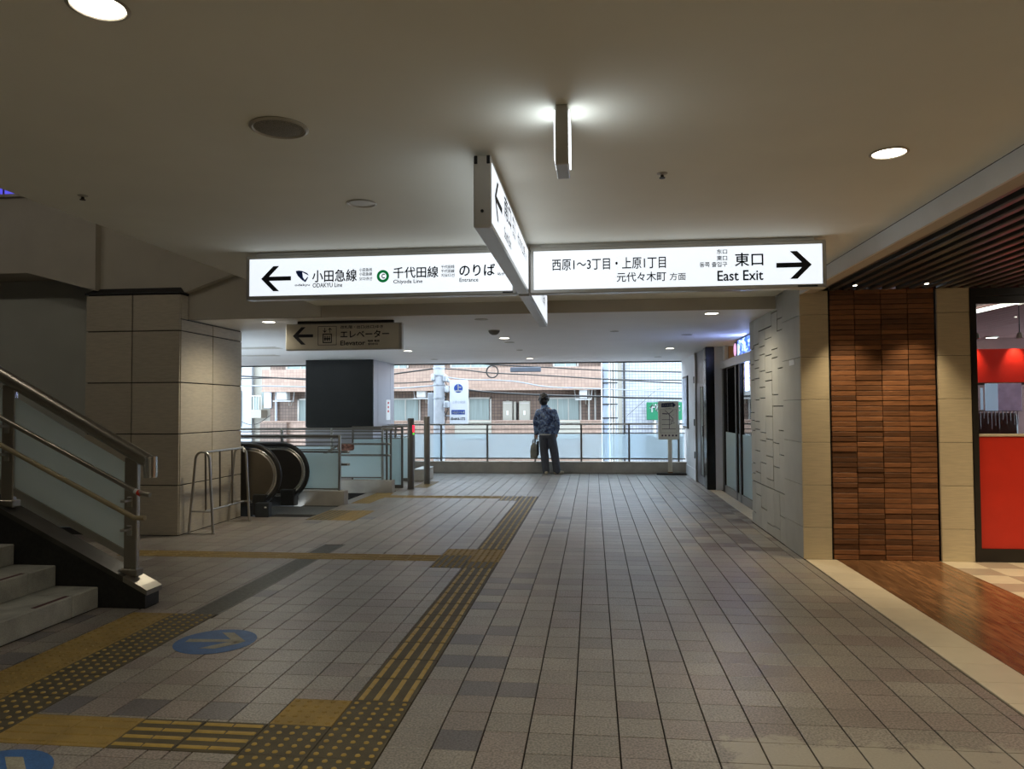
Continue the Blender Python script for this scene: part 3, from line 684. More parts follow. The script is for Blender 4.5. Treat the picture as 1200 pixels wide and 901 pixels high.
# room behind the glass door
m_warm = M('entrance_room_wall', (0.35, 0.22, 0.12), 0.6)
mb = MB(); mb.box(3.25, 3.33, 10.0, 13.7, 0, 2.6); mb.box(2.42, 3.25, 13.6, 13.7, 0, 2.6); mb.box(2.42, 3.25, 10.0, 10.1, 0, 2.6)
struct(mb.build('wall_entrance_room', m_warm), 'warm toned room behind the glass door')
t = thing('entrance_counter', 'light counter seen through the glass shop door', 'counter', (2.92, 12.2, 0))
MB().bbox(2.75, 3.1, 11.4, 13.2, 0.0, 0.9, 0.01).build('body', m_white_wall, t); MB().bbox(2.72, 3.13, 11.35, 13.25, 0.9, 0.95, 0.008).build('top', m_warm, t)
t = thing('entrance_pendant', 'amber pendant lamp seen through the glass shop door', 'lamp', (2.95, 12.6, 1.75))
MB().lathe([(0.03, 0.35), (0.15, 0.2), (0.17, 0.0), (0.15, 0.0)], (2.95, 12.6, 1.75), 20).build('shade', M('amber_shade', (0.8, 0.45, 0.12), 0.5, emit=2.5, ecol=(1, 0.6, 0.2)), t); MB().tube([(2.95, 12.6, 2.1), (2.95, 12.6, 2.6)], 0.008, 6).build('cord', m_dkframe, t)
# black pilaster, grey door, white wall
mb = MB(); mb.bbox(2.05, 2.21, 13.86, 14.16, 0, 2.608, 0.01); struct(mb.build('wall_pilaster', m_blackgloss), 'glossy black pilaster strip')
m_dgrey = M('door_panel_grey', (0.17, 0.175, 0.19), 0.35, metal=0.3, var=0.08)
mb = MB(); mb.box(2.10, 2.16, 14.16, 15.38, 0, 2.61)
do2 = struct(mb.build('door_2', m_dgrey), 'dark grey steel door with a narrow tall window'); ORG['door_2'] = (0, 0, 0)
MB().bbox(2.085, 2.10, 14.3, 15.3, 0.06, 1.98, 0.004).build('door_leaf', m_dgrey, do2); MB().box(2.08, 2.085, 14.42, 14.74, 0.2, 1.88).build('pane', m_frost, do2)
MB().bbox(2.072, 2.088, 14.40, 14.43, 0.18, 1.9, 0.003).build('pane_trim', m_dkframe, do2); MB().bbox(2.072, 2.088, 14.74, 14.77, 0.18, 1.9, 0.003).build('pane_trim', m_dkframe, do2)
MB().tube([(2.05, 14.35, 0.95), (2.05, 14.35, 1.15)], 0.012, 8).build('handle', m_steel_lt, do2)
mb = MB(); mb.box(2.06, 2.13, 15.38, 15.46, 0, 2.61); struct(mb.build('trim_3', m_steel), 'steel corner strip')
mb = MB(); mb.box(2.10, 2.2, 15.46, 17.95, 0, 2.61); mb.box(2.08, 2.1, 15.46, 17.3, 0, 0.22)
ww = struct(mb.build('wall_right_far', m_white_wall), 'white panelled wall beside the far opening'); ORG['wall_right_far'] = (0, 0, 0)
MB().bbox(2.088, 2.10, 15.6, 16.5, 0.3, 2.5, 0.004).build('access_door', m_white_wall, ww)
for z in (2.0, 1.12, 0.45): MB().bbox(2.07, 2.088, 15.66, 15.72, z, z+0.14, 0.004).build('latch', m_dkframe, ww)
t = thing('framed_poster', 'dark framed poster on the white wall by the far opening', 'poster', (2.1, 17.1, 1.05))
MB().bbox(2.07, 2.10, 16.75, 17.60, 1.03, 2.21, 0.006).build('frame', m_dkframe, t); MB().box(2.064, 2.07, 16.80, 17.55, 1.08, 2.16).build('print', M('poster_print', (0.45, 0.55, 0.7), 0.4, var=0.7, scale=5), t)

# ================================================================== HANGING SIGNS
def planeY(y): return lambda u, v: (u, y, v)
def planeX(x, flip=False): return lambda u, v: (x, u, v)
SB = 2.37
def lightbox(name, label, x0, x1, y0, y1, face_axis, faces, zt=2.745, zb=SB):
    t = thing(name, label, 'sign', ((x0+x1)/2, (y0+y1)/2, zb))
    ct = zt-0.022
    mb = MB(); mb.bbox(x0, x1, y0, y1, zb, ct, 0.006); mb.build('case', m_signframe, t)
    if face_axis == 'y': MB().bbox(x0+0.08, x1-0.08, y0+0.02, y1-0.02, ct, CZ, 0.002).build('ceiling_mount', m_signframe, t)
    else: MB().bbox(x0+0.02, x1-0.02, y0+0.08, y1-0.08, ct, CZ, 0.002).build('ceiling_mount', m_signframe, t)
    for s in faces:
        if face_axis == 'y':
            yf = y0-0.002 if s < 0 else y1+0.002
            MB().box(x0+0.03, x1-0.03, min(yf, yf-s*0.004), max(yf, yf-s*0.004), zb+0.03, ct-0.03).build('lit_face', m_signface, t)
        else:
            xf = x0-0.002 if s < 0 else x1+0.002
            MB().box(min(xf, xf-s*0.004), max(xf, xf-s*0.004), y0+0.03, y1-0.03, zb+0.03, ct-0.03).build('lit_face', m_signface, t)
    return t
YS = 5.61; YT = YS-0.0045
def bx(px0, py0, px1, py1, Y):
    xm, ym = (px0+px1)/2, (py0+py1)/2
    return at_y(px0, ym, Y).x, at_y(px1, ym, Y).x, at_y(xm, py1, Y).z, at_y(xm, py0, Y).z
def put(body, px0, py0, px1, py1, parent, mat=m_ink, Y=YT, bold=0.012, name='lettering'):
    x0, x1, z0, z1 = bx(px0, py0, px1, py1, Y); return letter(body, planeY(Y), x0, x1, z0, z1, mat, parent, bold, name)
def arrow_sign(parent, x0, x1, zc, h, Y, left, mat=m_ink, th=0.02, xz=None):
    """arrow along u from tail to tip with two barbs"""
    s = -1 if left else 1; tip = x0 if left else x1; tail = x1 if left else x0; w_ = h/2; c = th*2.9
    mk = xz or (lambda u, v: (u, Y, v))
    poly = [(tip, zc), (tip-s*w_, zc+w_), (tip-s*(w_+c), zc+w_), (tip-s*(c+th), zc+th), (tail, zc+th), (tail, zc-th), (tip-s*(c+th), zc-th), (tip-s*(w_+c), zc-w_), (tip-s*w_, zc-w_)]
    return flat(poly, mk, mat, parent, 'arrow')

sl = lightbox('direction_sign', 'lit white hanging sign with left arrow to the train lines', -2.735, -0.575, YS, 5.70, 'y', (-1,))
x0, x1, _, _ = bx(306, 310, 341, 343, YT); zc = at_y(323, 326.5, YT).z
arrow_sign(sl, x0, x1, zc, 0.20, YT, True, th=0.017)
put('小田急線', 366, 316, 418, 330, sl, bold=0.015); put('ODAKYU Line', 366.5, 331.5, 401, 336.5, sl, bold=0.018)
put('小田急线', 421, 314, 436, 318, sl, bold=0.018); put('小田急線', 421, 319, 436, 323, sl, bold=0.018); put('오다큐선', 421, 324.5, 436, 328.5, sl, bold=0.018)
put('odakyu', 345.5, 332.5, 363, 335.8, sl, m_navy, bold=0.03)
def sp(ps, Y=YT): return [(at_y(335+u*140/1200, 300+v*60/514, Y).x, at_y(335+u*140/1200, 300+v*60/514, Y).z) for u, v in ps]
flat(sp([(100, 150), (130, 145), (165, 150), (215, 172), (230, 195), (222, 192), (165, 162), (172, 215), (190, 240), (222, 205), (222, 218), (205, 250), (195, 262), (160, 240), (120, 200), (104, 170)]), planeY(YT), m_navy, sl, 'emblem')
cc = at_y(335+975*140/1200, 300+202*60/514, YT); rr_ = 0.049
mb = MB(); n = 40
vs = [(cc.x+r*math.cos(2*math.pi*k/n), YT, cc.z+r*math.sin(2*math.pi*k/n)) for r in (rr_, rr_*0.56) for k in range(n)]
mb.add(vs, [(k, (k+1) % n, n+(k+1) % n, n+k) for k in range(n)]); mb.build('line_ring', m_green, sl, label='green ring symbol')
put('C', 447.3, 320.9, 450.9, 326.0, sl, bold=0.05)
put('千代田線', 461, 312.5, 513.5, 325.5, sl, bold=0.015); put('Chiyoda Line', 461, 327.5, 495, 333, sl, bold=0.018)
put('千代田线', 517, 310.5, 532.5, 314.5, sl, bold=0.018); put('千代田線', 517, 315.5, 532.5, 319.5, sl, bold=0.018); put('지요다선', 517, 320.5, 532.5, 324.5, sl, bold=0.018)
put('のりば', 538.5, 309.5, 580, 323, sl, bold=0.02); put('Entrance', 538.5, 325.5, 560.5, 330, sl, bold=0.018); put('站台', 583, 319, 591, 322.5, sl, bold=0.018)
MB().bbox(*[-0.68, -0.60], YS-0.004, YS+0.002, SB+0.012, SB+0.022, 0.001).build('latch', m_black, sl)

sr = lightbox('direction_sign', 'lit white hanging sign with right arrow to the East Exit', -0.47, 1.705, YS, 5.70, 'y', (-1,))
def rp_(u, v): return 610+u*370/1200, 260+v*100/324
def putr(body, u0, v0, u1, v1, **k): return put(body, *rp_(u0, v0), *rp_(u1, v1), sr, **k)
putr('西原1〜3丁目・上原1丁目', 120, 136, 552, 180, bold=0.01); putr('元代々木町', 366, 190, 553, 226, bold=0.012); putr('方面', 567, 193, 628, 221, bold=0.008)
putr('东口', 746, 104, 785, 121, bold=0.018); putr('東口', 746, 128, 785, 146, bold=0.018); putr('동쪽 출입구', 681, 152, 785, 171, bold=0.018)
putr('東口', 815, 117, 922, 167, bold=0.015); putr('East Exit', 749, 184, 922, 222, bold=0.02)
a, b = at_y(*rp_(972, 165), YT), at_y(*rp_(1107, 160), YT); arrow_sign(sr, a.x, b.x, at_y(*rp_(1050, 163), YT).z, 0.205, YT, False, th=0.018)
MB().bbox(1.50, 1.64, YS-0.004, YS+0.002, SB+0.010, SB+0.020, 0.001).build('latch', m_black, sr)

sx0, sx1 = -0.565, -0.48
sn = lightbox('direction_sign', 'lit sign seen end on, nearer arm of the crossing signs', sx0, sx1, 3.51, 5.60, 'x', (1, -1))
sf = lightbox('direction_sign', 'lit sign seen end on, farther arm behind the crossing signs', sx0, sx1, 5.71, 7.92, 'x', (1, -1))
XT = sx1+0.0045
for z in (2.41,): MB().lathe([(0.008, -0.004), (0.008, 0.0), (0.0, 0.0)][::1], (-0.5225, 3.508, 2.45), 10, 'y').build('screw', m_black, sn)
for xx in (sx0+0.004, sx1-0.02): MB().bbox(xx, xx+0.016, 3.505, 3.512, 2.68, 2.72, 0.002).build('slot', m_black, sn)
px_ = lambda u, v: (XT, u, v)
arrow_sign(sn, 3.62, 3.92, 2.555, 0.20, XT, True, th=0.017, xz=px_)
letter('南口', px_, 4.02, 4.36, 2.56, 2.68, m_ink, sn, 0.015); letter('South Exit', px_, 4.02, 4.36, 2.44, 2.50, m_ink, sn, 0.015)
for i, s in enumerate(('南口', '南口', '남쪽 출입구')): letter(s, px_, 4.44, 4.62, 2.64-i*0.045, 2.67-i*0.045, m_ink, sn, 0.015)
letter('代々木上原', px_, 4.75, 5.25, 2.57, 2.65, m_ink, sn, 0.012); letter('方面', px_, 5.28, 5.42, 2.57, 2.63, m_ink, sn, 0.0)
for q in (0, 1): letter(['小田急線', '千代田線'][q], px_, 6.0+q*0.9, 6.6+q*0.9, 2.53, 2.63, m_ink, sf, 0.012)

# unlit elevator sign under the lower ceiling
YE = 8.97
se = thing('elevator_sign', 'unlit beige hanging sign with left arrow to the elevator', 'sign', (-3.09, YE+0.04, 2.24))
MB().bbox(-3.845, -2.345, YE, YE+0.09, 2.24, 2.575, 0.008).build('case', m_signframe, se); MB().bbox(-3.70, -2.46, YE+0.02, YE+0.07, 2.575, LZ, 0.003).build('ceiling_mount', m_dkframe, se)
MB().box(-3.83, -2.385, YE-0.004, YE, 2.255, 2.56).build('face', m_elev_face, se)
ye = YE-0.0065
def ep(u, v): return 335+u*145/1200, 365+v*50/414
def pute(body, u0, v0, u1, v1, bold=0.015): return put(body, *ep(u0, v0), *ep(u1, v1), se, Y=ye, bold=bold)
a, b = at_y(*ep(68, 237), ye), at_y(*ep(264, 237), ye); arrow_sign(se, a.x, b.x, at_y(*ep(160, 237), ye).z, 0.22, ye, True, th=0.019)
pute('改札階・出口(出口)ゆき', 530, 133, 942, 168); pute('エレベーター', 530, 182, 1000, 252, 0.02); pute('Elevator', 530, 282, 768, 326, 0.02); pute('电梯 電梯', 795, 273, 908, 294); pute('엘리베이터', 797, 304, 890, 325)
def er(u0, v0, u1, v1):
    p, q = at_y(*ep(u0, v1), ye), at_y(*ep(u1, v0), ye); return p.x, q.x, p.z, q.z
mb = MB(); (a, b, c, d) = er(310, 140, 492, 328); k = 0.006
for r in ((a, b, c, c+k), (a, b, d-k, d), (a, a+k, c, d), (b-k, b, c, d)): mb.box(r[0], r[1], ye-0.0005, ye, r[2], r[3])
(a, b, c, d) = er(356, 214, 446, 306); k = 0.012
for r in ((a, b, c, c+k), (a, b, d-k, d), (a, a+k, c, d), (b-k, b, c, d)): mb.box(r[0], r[1], ye-0.0005, ye, r[2], r[3])
for i in range(3):
    x = a+(b-a)*(0.27+0.23*i); mb.box(x-0.007, x+0.007, ye-0.0005, ye, c+0.025, d-0.045); mb.lathe([(0.008, 0), (0.008, 0.0005)], (x, ye-0.0005, d-0.035), 10, 'y'); mb.box(x-0.013, x+0.013, ye-0.0005, ye, c+0.045, d-0.055)
for u, up in ((377, False), (427, True)):
    p = at_y(*ep(u, 205), ye); q = at_y(*ep(u, 157), ye); mb.box(p.x-0.004, p.x+0.004, ye-0.0005, ye, p.z, q.z); zt = q.z if up else p.z; s = -1 if up else 1
    mb.prism([(p.x, zt), (p.x-0.022, zt+s*0.022), (p.x-0.022, zt+s*0.034), (p.x, zt+s*0.012), (p.x+0.022, zt+s*0.034), (p.x+0.022, zt+s*0.022)], 'y', ye-0.0005, ye)
mb.build('elevator_pictogram', m_ink, se)

# thin exit light seen from its edge
t = thing('exit_light', 'slim ceiling exit light seen edge on with glowing sides', 'light', (-0.118, 3.12, 2.5))
MB().bbox(-0.146, -0.091, 3.02, 3.22, 2.50, CZ, 0.004).build('case', m_signframe, t)
for s, x in ((-1, -0.147), (1, -0.090)): MB().box(min(x, x+s*0.004), max(x, x+s*0.004), 3.035, 3.205, 2.535, 2.73).build('lit_face', m_glow, t)

# ================================================================== CEILING FITTINGS
NEARC = CZ
def downlight(x, y, z, on, label, r=0.083, power=None, shine=True):
    t = thing('downlight', label, 'downlight', (x, y, z), 'ceiling downlights')
    MB().lathe([(r, 0.0), (r+0.008, -0.004), (r-0.004, -0.007), (r-0.008, -0.002)], (x, y, z), 28).build('trim_ring', m_lamp_off, t, True)
    MB().lathe([(r-0.008, -0.003), (r-0.008, -0.0015)], (x, y, z), 28).build('diffuser', m_lamp if on else m_lamp_off, t)
    if on and shine:
        l = bpy.data.lights.new('downlight_beam', 'SPOT'); l.energy = power or DOWN_W; l.color = (1.0, 0.90, 0.69); l.spot_size = math.radians(160); l.spot_blend = 1.0; l.shadow_soft_size = 0.07
        lo = bpy.data.objects.new('downlight_beam', l); COL.objects.link(lo); lo.parent = t; lo.location = (0, 0, -0.02)
    return t
downlight(-1.50, 2.09, CZ-0.008, True, 'large lit downlight cut by the top left picture edge', power=62)
downlight(1.46, 3.80, CZ, True, 'lit oval downlight on the ceiling above the wooden floor')
downlight(-1.385, 4.346, CZ, False, 'unlit downlight on the ceiling above the left sign')
for k, (px, py, on) in enumerate(((591, 396, 1), (785, 408, 1), (621, 420, 1), (478, 411, 1), (834, 367, 1), (315, 377, 1))):
    p = at_z(px, py, LZ)
    downlight(p.x, p.y, LZ, True, ['lit downlight on the far ceiling, right of the dome detector', 'lit downlight on the far ceiling near the dark door', 'lit downlight at the far ceiling edge above the person', 'lit downlight on the far ceiling right of the elevator sign', 'lit downlight on the far ceiling beside the stone wall', 'lit downlight on the far ceiling left of the elevator sign'][k], 0.085, [30, 30, 22, 40, 60, 75][k])
for k, (px, py) in enumerate(((564, 374), (597, 401), (609, 410), (509, 421), (720, 388), (805, 392), (771, 418))):
    p = at_z(px, py, LZ)
    downlight(p.x, p.y, LZ, False, ['unlit downlight on the far ceiling nearest the signs', 'unlit downlight just behind the lit one in the middle', 'small unlit downlight, third in the middle row', 'unlit downlight above the steel elevator wall', 'unlit downlight behind the East Exit sign', 'unlit downlight on the far ceiling at the shop entrance', 'unlit downlight at the far ceiling edge by the map board'][k], 0.06 if k in (2, 4) else 0.08)
# unseen lamps added behind the viewpoint as fill, in step with those in view
for k, (x, y) in enumerate(((1.46, 0.4), (-1.5, -0.6), (1.46, -2.6))):
    downlight(x, y, CZ-0.008, True, ['lit downlight overhead behind the viewpoint, right row', 'lit downlight behind the viewpoint, left row', 'lit downlight farthest behind the viewpoint, right row'][k], power=(92, 62, 92)[k])
t = thing('ceiling_speaker', 'round grey mesh speaker set in the ceiling', 'speaker', (-1.372, 3.12, CZ))
MB().lathe([(0.125, 0), (0.128, -0.006), (0.115, -0.012), (0.110, -0.006)], (-1.372, 3.12, CZ), 36).build('rim', m_lamp_off, t, True)
MB().lathe([(0.111, -0.005), (0.09, -0.010), (0.05, -0.012), (0.0, -0.0125)], (-1.372, 3.12, CZ), 36).build('mesh_grille', m_mesh, t, True)
def sprinkler(p, label, r=0.028):
    t = thing('sprinkler_head', label, 'sprinkler', tuple(p), 'ceiling sprinklers')
    MB().lathe([(r, 0), (r, -0.003), (r*0.5, -0.007), (0.010, -0.009)], p, 16).build('flange', m_lamp_off, t)
    MB().lathe([(0.008, -0.009), (0.010, -0.022), (0.016, -0.024), (0.016, -0.027), (0.0, -0.027)], p, 12).build('nozzle', m_dkframe, t)
sprinkler(at_z(776, 203, CZ), 'small sprinkler head on the ceiling right of the exit light'); sprinkler(at_z(97, 229, CZ), 'small sprinkler head on the ceiling at far left')
p = at_z(579, 387, LZ)
t = thing('dome_detector', 'small beige dome detector on the far ceiling', 'detector', (p.x, p.y, LZ))
MB().lathe([(0.08, 0), (0.08, -0.02), (0.06, -0.05), (0.03, -0.065), (0, -0.066)], (p.x, p.y, LZ), 20).build('dome', m_detector, t, True); MB().lathe([(0.085, 0), (0.085, -0.008)], (p.x, p.y, LZ), 20).build('base', m_lamp_off, t)
# ================================================================== STAIR AT THE LEFT
SX, RUN, RISE = -3.76, 0.35, 0.157
st = thing('staircase', 'grey stone steps rising to the left with dark red nosing marks', 'stairs', (SX, 4.0, 0))
YN, YF = 1.2, 5.33
for i in range(12):
    xf = SX-RUN*i; z1 = RISE*(i+1); z0 = RISE*i if i else 0.0
    s = MB().bbox(xf-RUN-0.03, xf, YN, YF-0.285, z0, z1, 0.006).build('step', m_step, st)
    e = MB().bbox(xf-RUN-0.03, xf, YF-0.28, YF, z0, z1, 0.006).build('step_end_stone', m_step, st)
    MB().box(xf-0.055, xf-0.02, YF-0.62, YF-0.29, z1, z1+0.0015).build('nosing_mark', m_step_edge, s)
mb = MB(); mb.prism([(SX-RUN*1, 0), (SX-RUN*12, 0), (SX-RUN*12, RISE*11)], 'y', YN+0.02, YF-0.02); mb.build('soffit', m_concrete, st)
BY0, BY1, BYC = 5.335, 5.515, 5.425
def zl(x): return 0.125+0.50*(-3.42-x)
m_rail = M('satin_steel_warm', (0.36, 0.33, 0.28), 0.34, metal=0.85, var=0.08, scale=4); m_frost_stair = M_frost('frosted_glass_stair', (0.88, 0.96, 0.95), 0.10, 0.35, 0.4)
bl = thing('stair_balustrade', 'black stringer with frosted glass panels and a thick steel handrail beside the stair', 'balustrade', (-3.4, BYC, 0))
mb = MB(); mb.prism([(-3.385, 0), (-3.385, 0.125), (-3.42, 0.125), (-8.2, zl(-8.2)), (-8.2, 0)], 'y', BY0, BY1); mb.build('stringer', m_blackpaint, bl)
mb = MB(); mb.prism([(-3.37, 0.115), (-3.37, 0.135), (-3.42, 0.165), (-8.2, zl(-8.2)+0.04), (-8.2, zl(-8.2)), (-3.42, 0.125)], 'y', BY0-0.008, BY1+0.008); mb.build('coping', M('coping_dark_stone', (0.055, 0.052, 0.045), 0.35, var=0.2), bl)
mb = MB(); mb.prism([(-3.366, 0.10), (-3.366, 0.137), (-3.42, 0.169), (-3.56, 0.239), (-3.56, 0.20)], 'y', BY0-0.010, BY1+0.010); mb.build('end_plate', m_rail, bl)
for k, x in enumerate((-3.56, -4.60, -5.65, -6.70, -7.75)):
    zt = 1.10+0.549*(-3.5-x)
    p = MB().bbox(x-0.05, x+0.05, BYC-0.02, BYC+0.02, zl(x)+0.02, zt, 0.004).build('post', m_rail, bl)
    MB().bbox(x-0.075, x+0.075, BYC-0.045, BYC+0.045, zl(x)+0.03, zl(x)+0.085, 0.006).build('post_foot', m_rail, p)
    MB().bbox(x+0.05, x+0.058, BYC-0.018, BYC+0.018, zl(x)+0.06, zt, 0.002).build('edge_strip', m_steel_lt, p)
    if k < 4:
        a, b = x-0.05, (-4.60, -5.65, -6.70, -7.75)[k]+0.058
        g = lambda q, h: zl(q)+h
        mb = MB(); mb.prism([(a, g(a, 0.21)), (b, g(b, 0.21)), (b, 1.03+0.549*(-3.5-b)), (a, 1.03+0.549*(-3.5-a))], 'y', BYC-0.006, BYC+0.006); mb.build('glass_panel', m_frost_stair, bl, label='frosted glass panel')
        mb = MB(); mb.prism([(a, g(a, 0.15)), (b, g(b, 0.15)), (b, g(b, 0.21)), (a, g(a, 0.21))], 'y', BYC-0.02, BYC+0.02); mb.build('bottom_rail', m_steel, bl)
hx0, hz0 = -3.43, 1.105
top = [(-8.2, BYC, hz0+0.549*(8.2-3.43)), (hx0, BYC, hz0)]
MB().tube(top, 0.052, 18).build('top_rail', m_rail, bl, True)
MB().tube([(hx0+0.02, BYC, hz0+0.035), (hx0+0.021, BYC, hz0-0.02), (hx0+0.021, BYC, hz0-0.125)], 0.050, 18).build('top_rail_return', m_steel_lt, bl, True)
YH = 5.30
def hand(pa, pb, tip, r=0.018):
    a, b, c = at_y(*pa, YH), at_y(*pb, YH), at_y(*tip, YH); d = (a-b); ext = a+d*2.3
    return [ext, a, b, b+(c-b)*0.5, c]
r1 = MB().tube(hand((0, 489), (160, 576.5), (176, 580)), 0.019, 12).build('handrail', m_rail, bl, True)
a = at_y(158, 575.2, YH); b = at_y(165, 578.6, YH); MB().tube([a, a+(b-a)*0.45], 0.0205, 12).build('tape', m_white, r1, label='white tape band'); MB().tube([a+(b-a)*0.45, b], 0.0205, 12).build('tape', m_red, r1, label='red tape band')
r2 = MB().tube(hand((0, 521), (157, 606.5), (170, 607)), 0.019, 12).build('handrail', m_brass, bl, True)
for x in (-3.56, -4.60, -5.65):
    for r, zz in ((r1, 0.30), (r2, 0.52)):
        zz = 1.10+0.549*(-3.5-x)-zz
        MB().bbox(x-0.02, x+0.02, YH+0.01, BYC-0.02, zz-0.035, zz-0.015, 0.003).build('bracket', m_steel, r); MB().bbox(x-0.022, x+0.022, BYC-0.03, BYC-0.02, zz-0.08, zz, 0.003).build('bracket_plate', m_steel, r)

# ================================================================== ESCALATOR
es = thing('escalator', 'escalator end with bronze side panel, steel trim and black handrails', 'escalator', (-4.9, 10.7, 0))
def stadium(R, xc, zc, xl, dz, n=20):
    pts = [(xl, zc+R+dz), (xc-0.9, zc+R)]
    for k in range(n+1):
        a = math.pi/2-math.pi*k/n; pts.append((xc+R*math.cos(a), zc+R*math.sin(a)))
    pts += [(xc-0.9, zc-R), (xl, zc-R+dz)]
    return pts
def esc_side(y, xc, zc, name_mat, R=0.40):
    XL, DZ = -7.6, -0.9
    MB().prism(stadium(R-0.06, xc, zc, XL, DZ), 'y', y-0.02, y+0.02).build('side_panel', name_mat, es)
    for r_, w_, m_ in ((R-0.058, 0.020, m_steel), (R-0.022, 0.016, m_steel_lt)):
        pts = stadium(r_, xc, zc, XL, DZ); MB().tube([(u, y, v) for u, v in pts], w_, 8).build('trim_band', m_, es, True)
    pts = stadium(R+0.022, xc, zc, XL, DZ)
    h = MB().tube([(u, y, v) for u, v in pts], 0.036, 10).build('handrail', m_rubber, es, True)
esc_side(10.17, -4.87, 0.56, m_steel_dk, 0.405); esc_side(11.20, -4.86, 0.53, M('escalator_panel_dark', (0.06, 0.052, 0.045), 0.35, metal=0.6))
MB().box(-7.6, -4.80, 10.10, 10.24, -0.3, 0.14).build('skirt', m_black, es); MB().box(-7.6, -4.80, 11.13, 11.27, -0.3, 0.14).build('skirt', m_black, es)
MB().bbox(-4.80, -4.62, 10.08, 10.26, 0.0, 0.30, 0.01).build('newel_foot', m_blackpaint, es); MB().bbox(-4.84, -4.62, 11.11, 11.29, 0.0, 0.26, 0.01).build('newel_foot', m_blackpaint, es)
MB().box(-5.4, -3.93, 10.26, 11.11, -0.02, 0.003).build('comb_plate', m_grate, es)
for i in range(6):
    x = -5.4-i*0.4; MB().box(x-0.4, x, 10.26, 11.11, -0.25-max(0, i-1)*0.22, -0.02-max(0, i-1)*0.22).build('step', m_grate, es)
t = thing('control_box', 'small dark box at the foot of the escalator', 'box', (-4.62, 10.02, 0)); MB().bbox(-4.70, -4.50, 9.95, 10.06, 0, 0.20, 0.008).build('case', M('box_blue_black', (0.03, 0.036, 0.042), 0.4), t); MB().bbox(-4.56, -4.53, 9.944, 9.95, 0.13, 0.15, 0.001).build('sticker', m_white, t)
# tubular guard in front of the escalator
gd = thing('tubular_guard', 'tubular steel guard frame beside the stone column', 'guard rail', (-4.73, 9.08, 0))
def hoop(y, x0, x1, h):
    pts = [(x0, y, 0.006)]; r = 0.075; a0, a1 = x0+0.085, x1-0.055
    pts.append((a0-0.004, y, h-r))
    for k in range(1, 8): a = math.pi-math.pi*k/8; pts.append(((a0+a1)/2+(a1-a0)/2*math.cos(a), y, h-r+r*math.sin(a)))
    pts += [(a1+0.004, y, h-r), (x1, y, 0.006)]
    o = MB().tube(pts, 0.016, 10).build('hoop', m_steel, gd, True)
    MB().tube([(x0+0.02, y, 0.27), (x1-0.016, y, 0.27)], 0.011, 8).build('hoop_bar', m_steel, o); MB().bbox(x0-0.03, x1+0.03, y-0.012, y+0.012, 0, 0.008, 0.002).build('hoop_foot', m_steel, o)
hoop(8.57, -4.885, -4.575, 0.99); hoop(9.58, -4.895, -4.60, 0.99)
xm = -4.71
MB().tube([(xm, 8.57, 0.985), (xm, 9.58, 0.985)], 0.015, 10).build('top_rail', m_steel, gd, True); MB().tube([(xm+0.02, 8.57, 0.27), (xm+0.02, 9.58, 0.27)], 0.013, 10).build('lower_rail', m_steel, gd, True)
for y in (8.63, 8.98, 9.30): MB().tube([(xm+0.01, y, 0.27), (xm, y, 0.98)], 0.012, 8).build('upright', m_steel_dk, gd)
MB().tube([(xm-0.01, 9.54, 0.99), (xm+0.02, 9.56, 1.005), (xm+0.03, 9.57, 0.93)], 0.01, 6).build('cable_tie', m_white, gd)

# ================================================================== STAIRWELL RAILINGS BEYOND THE ESCALATOR
def well_rail(name, label, y, xe, post_x, zt, glass, rails, hand_zs, tipx, hs=0.10, xl=-6.9):
    t = thing(name, label, 'railing', (xe-0.5, y, 0))
    MB().bbox(xl, xe, y-0.09, y+0.11, -0.3, 0.215, 0.008).build('kerb', m_concrete, t)
    MB().bbox(xl, post_x, y-0.02, y+0.02, zt-0.04, zt, 0.006).build('top_rail', m_post, t)
    for x in post_x if isinstance(post_x, tuple) else (post_x, post_x-0.95, post_x-1.9): MB().bbox(x-0.018, x+0.018, y-0.022, y+0.022, 0.21, zt, 0.003).build('post', m_steel, t)
    for z in rails: MB().bbox(xl, post_x, y-0.008, y+0.008, z-0.009, z+0.009, 0.002).build('bar', m_post, t)
    for k in range(2):
        x1 = post_x-0.02-k*0.95; MB().box(x1-0.90, x1, y-0.005, y+0.005, glass[0], glass[1]).build('glass_panel', m_frost, t)
        MB().bbox(x1-0.91, x1, y-0.012, y+0.012, glass[0]-0.02, glass[0], 0.002).build('glass_shoe', m_post, t)
    for z in hand_zs:
        pts = [(tipx, y+hs, z), (post_x-0.75, y+hs, z), (xl, y+hs, z-0.58*(post_x-0.75-xl))]
        h = MB().tube(pts, 0.019, 10).build('handrail', m_post, t, True); MB().tube([(tipx, y+hs, z), (tipx+0.035, y+hs, z)], 0.0195, 10).build('end_cap', m_steel_lt, h)
    return t
well_rail('stairwell_railing', 'low kerb with glass railing between escalator and stairwell', 11.42, -3.89, -3.995, 1.09, (0.25, 0.80), (0.98, 0.92, 0.86), (0.82, 0.62), -3.90)
well_rail('stairwell_railing', 'longer kerb with glass railing on the far side of the stairwell', 13.15, -3.6, -3.80, 1.16, (0.27, 0.84), (1.09, 1.03, 0.97), (0.87, 0.67), -3.66, -0.10)
wr2 = bpy.data.objects['stairwell_railing.001']
for x in (-3.72, -3.645): MB().bbox(x-0.016, x+0.016, 13.13, 13.17, 0.21, 1.16, 0.003).build('post', m_post, wr2)
MB().bbox(-3.80, -3.60, 13.12, 13.18, 1.12, 1.165, 0.006).build('rail_end', m_steel_lt, wr2)
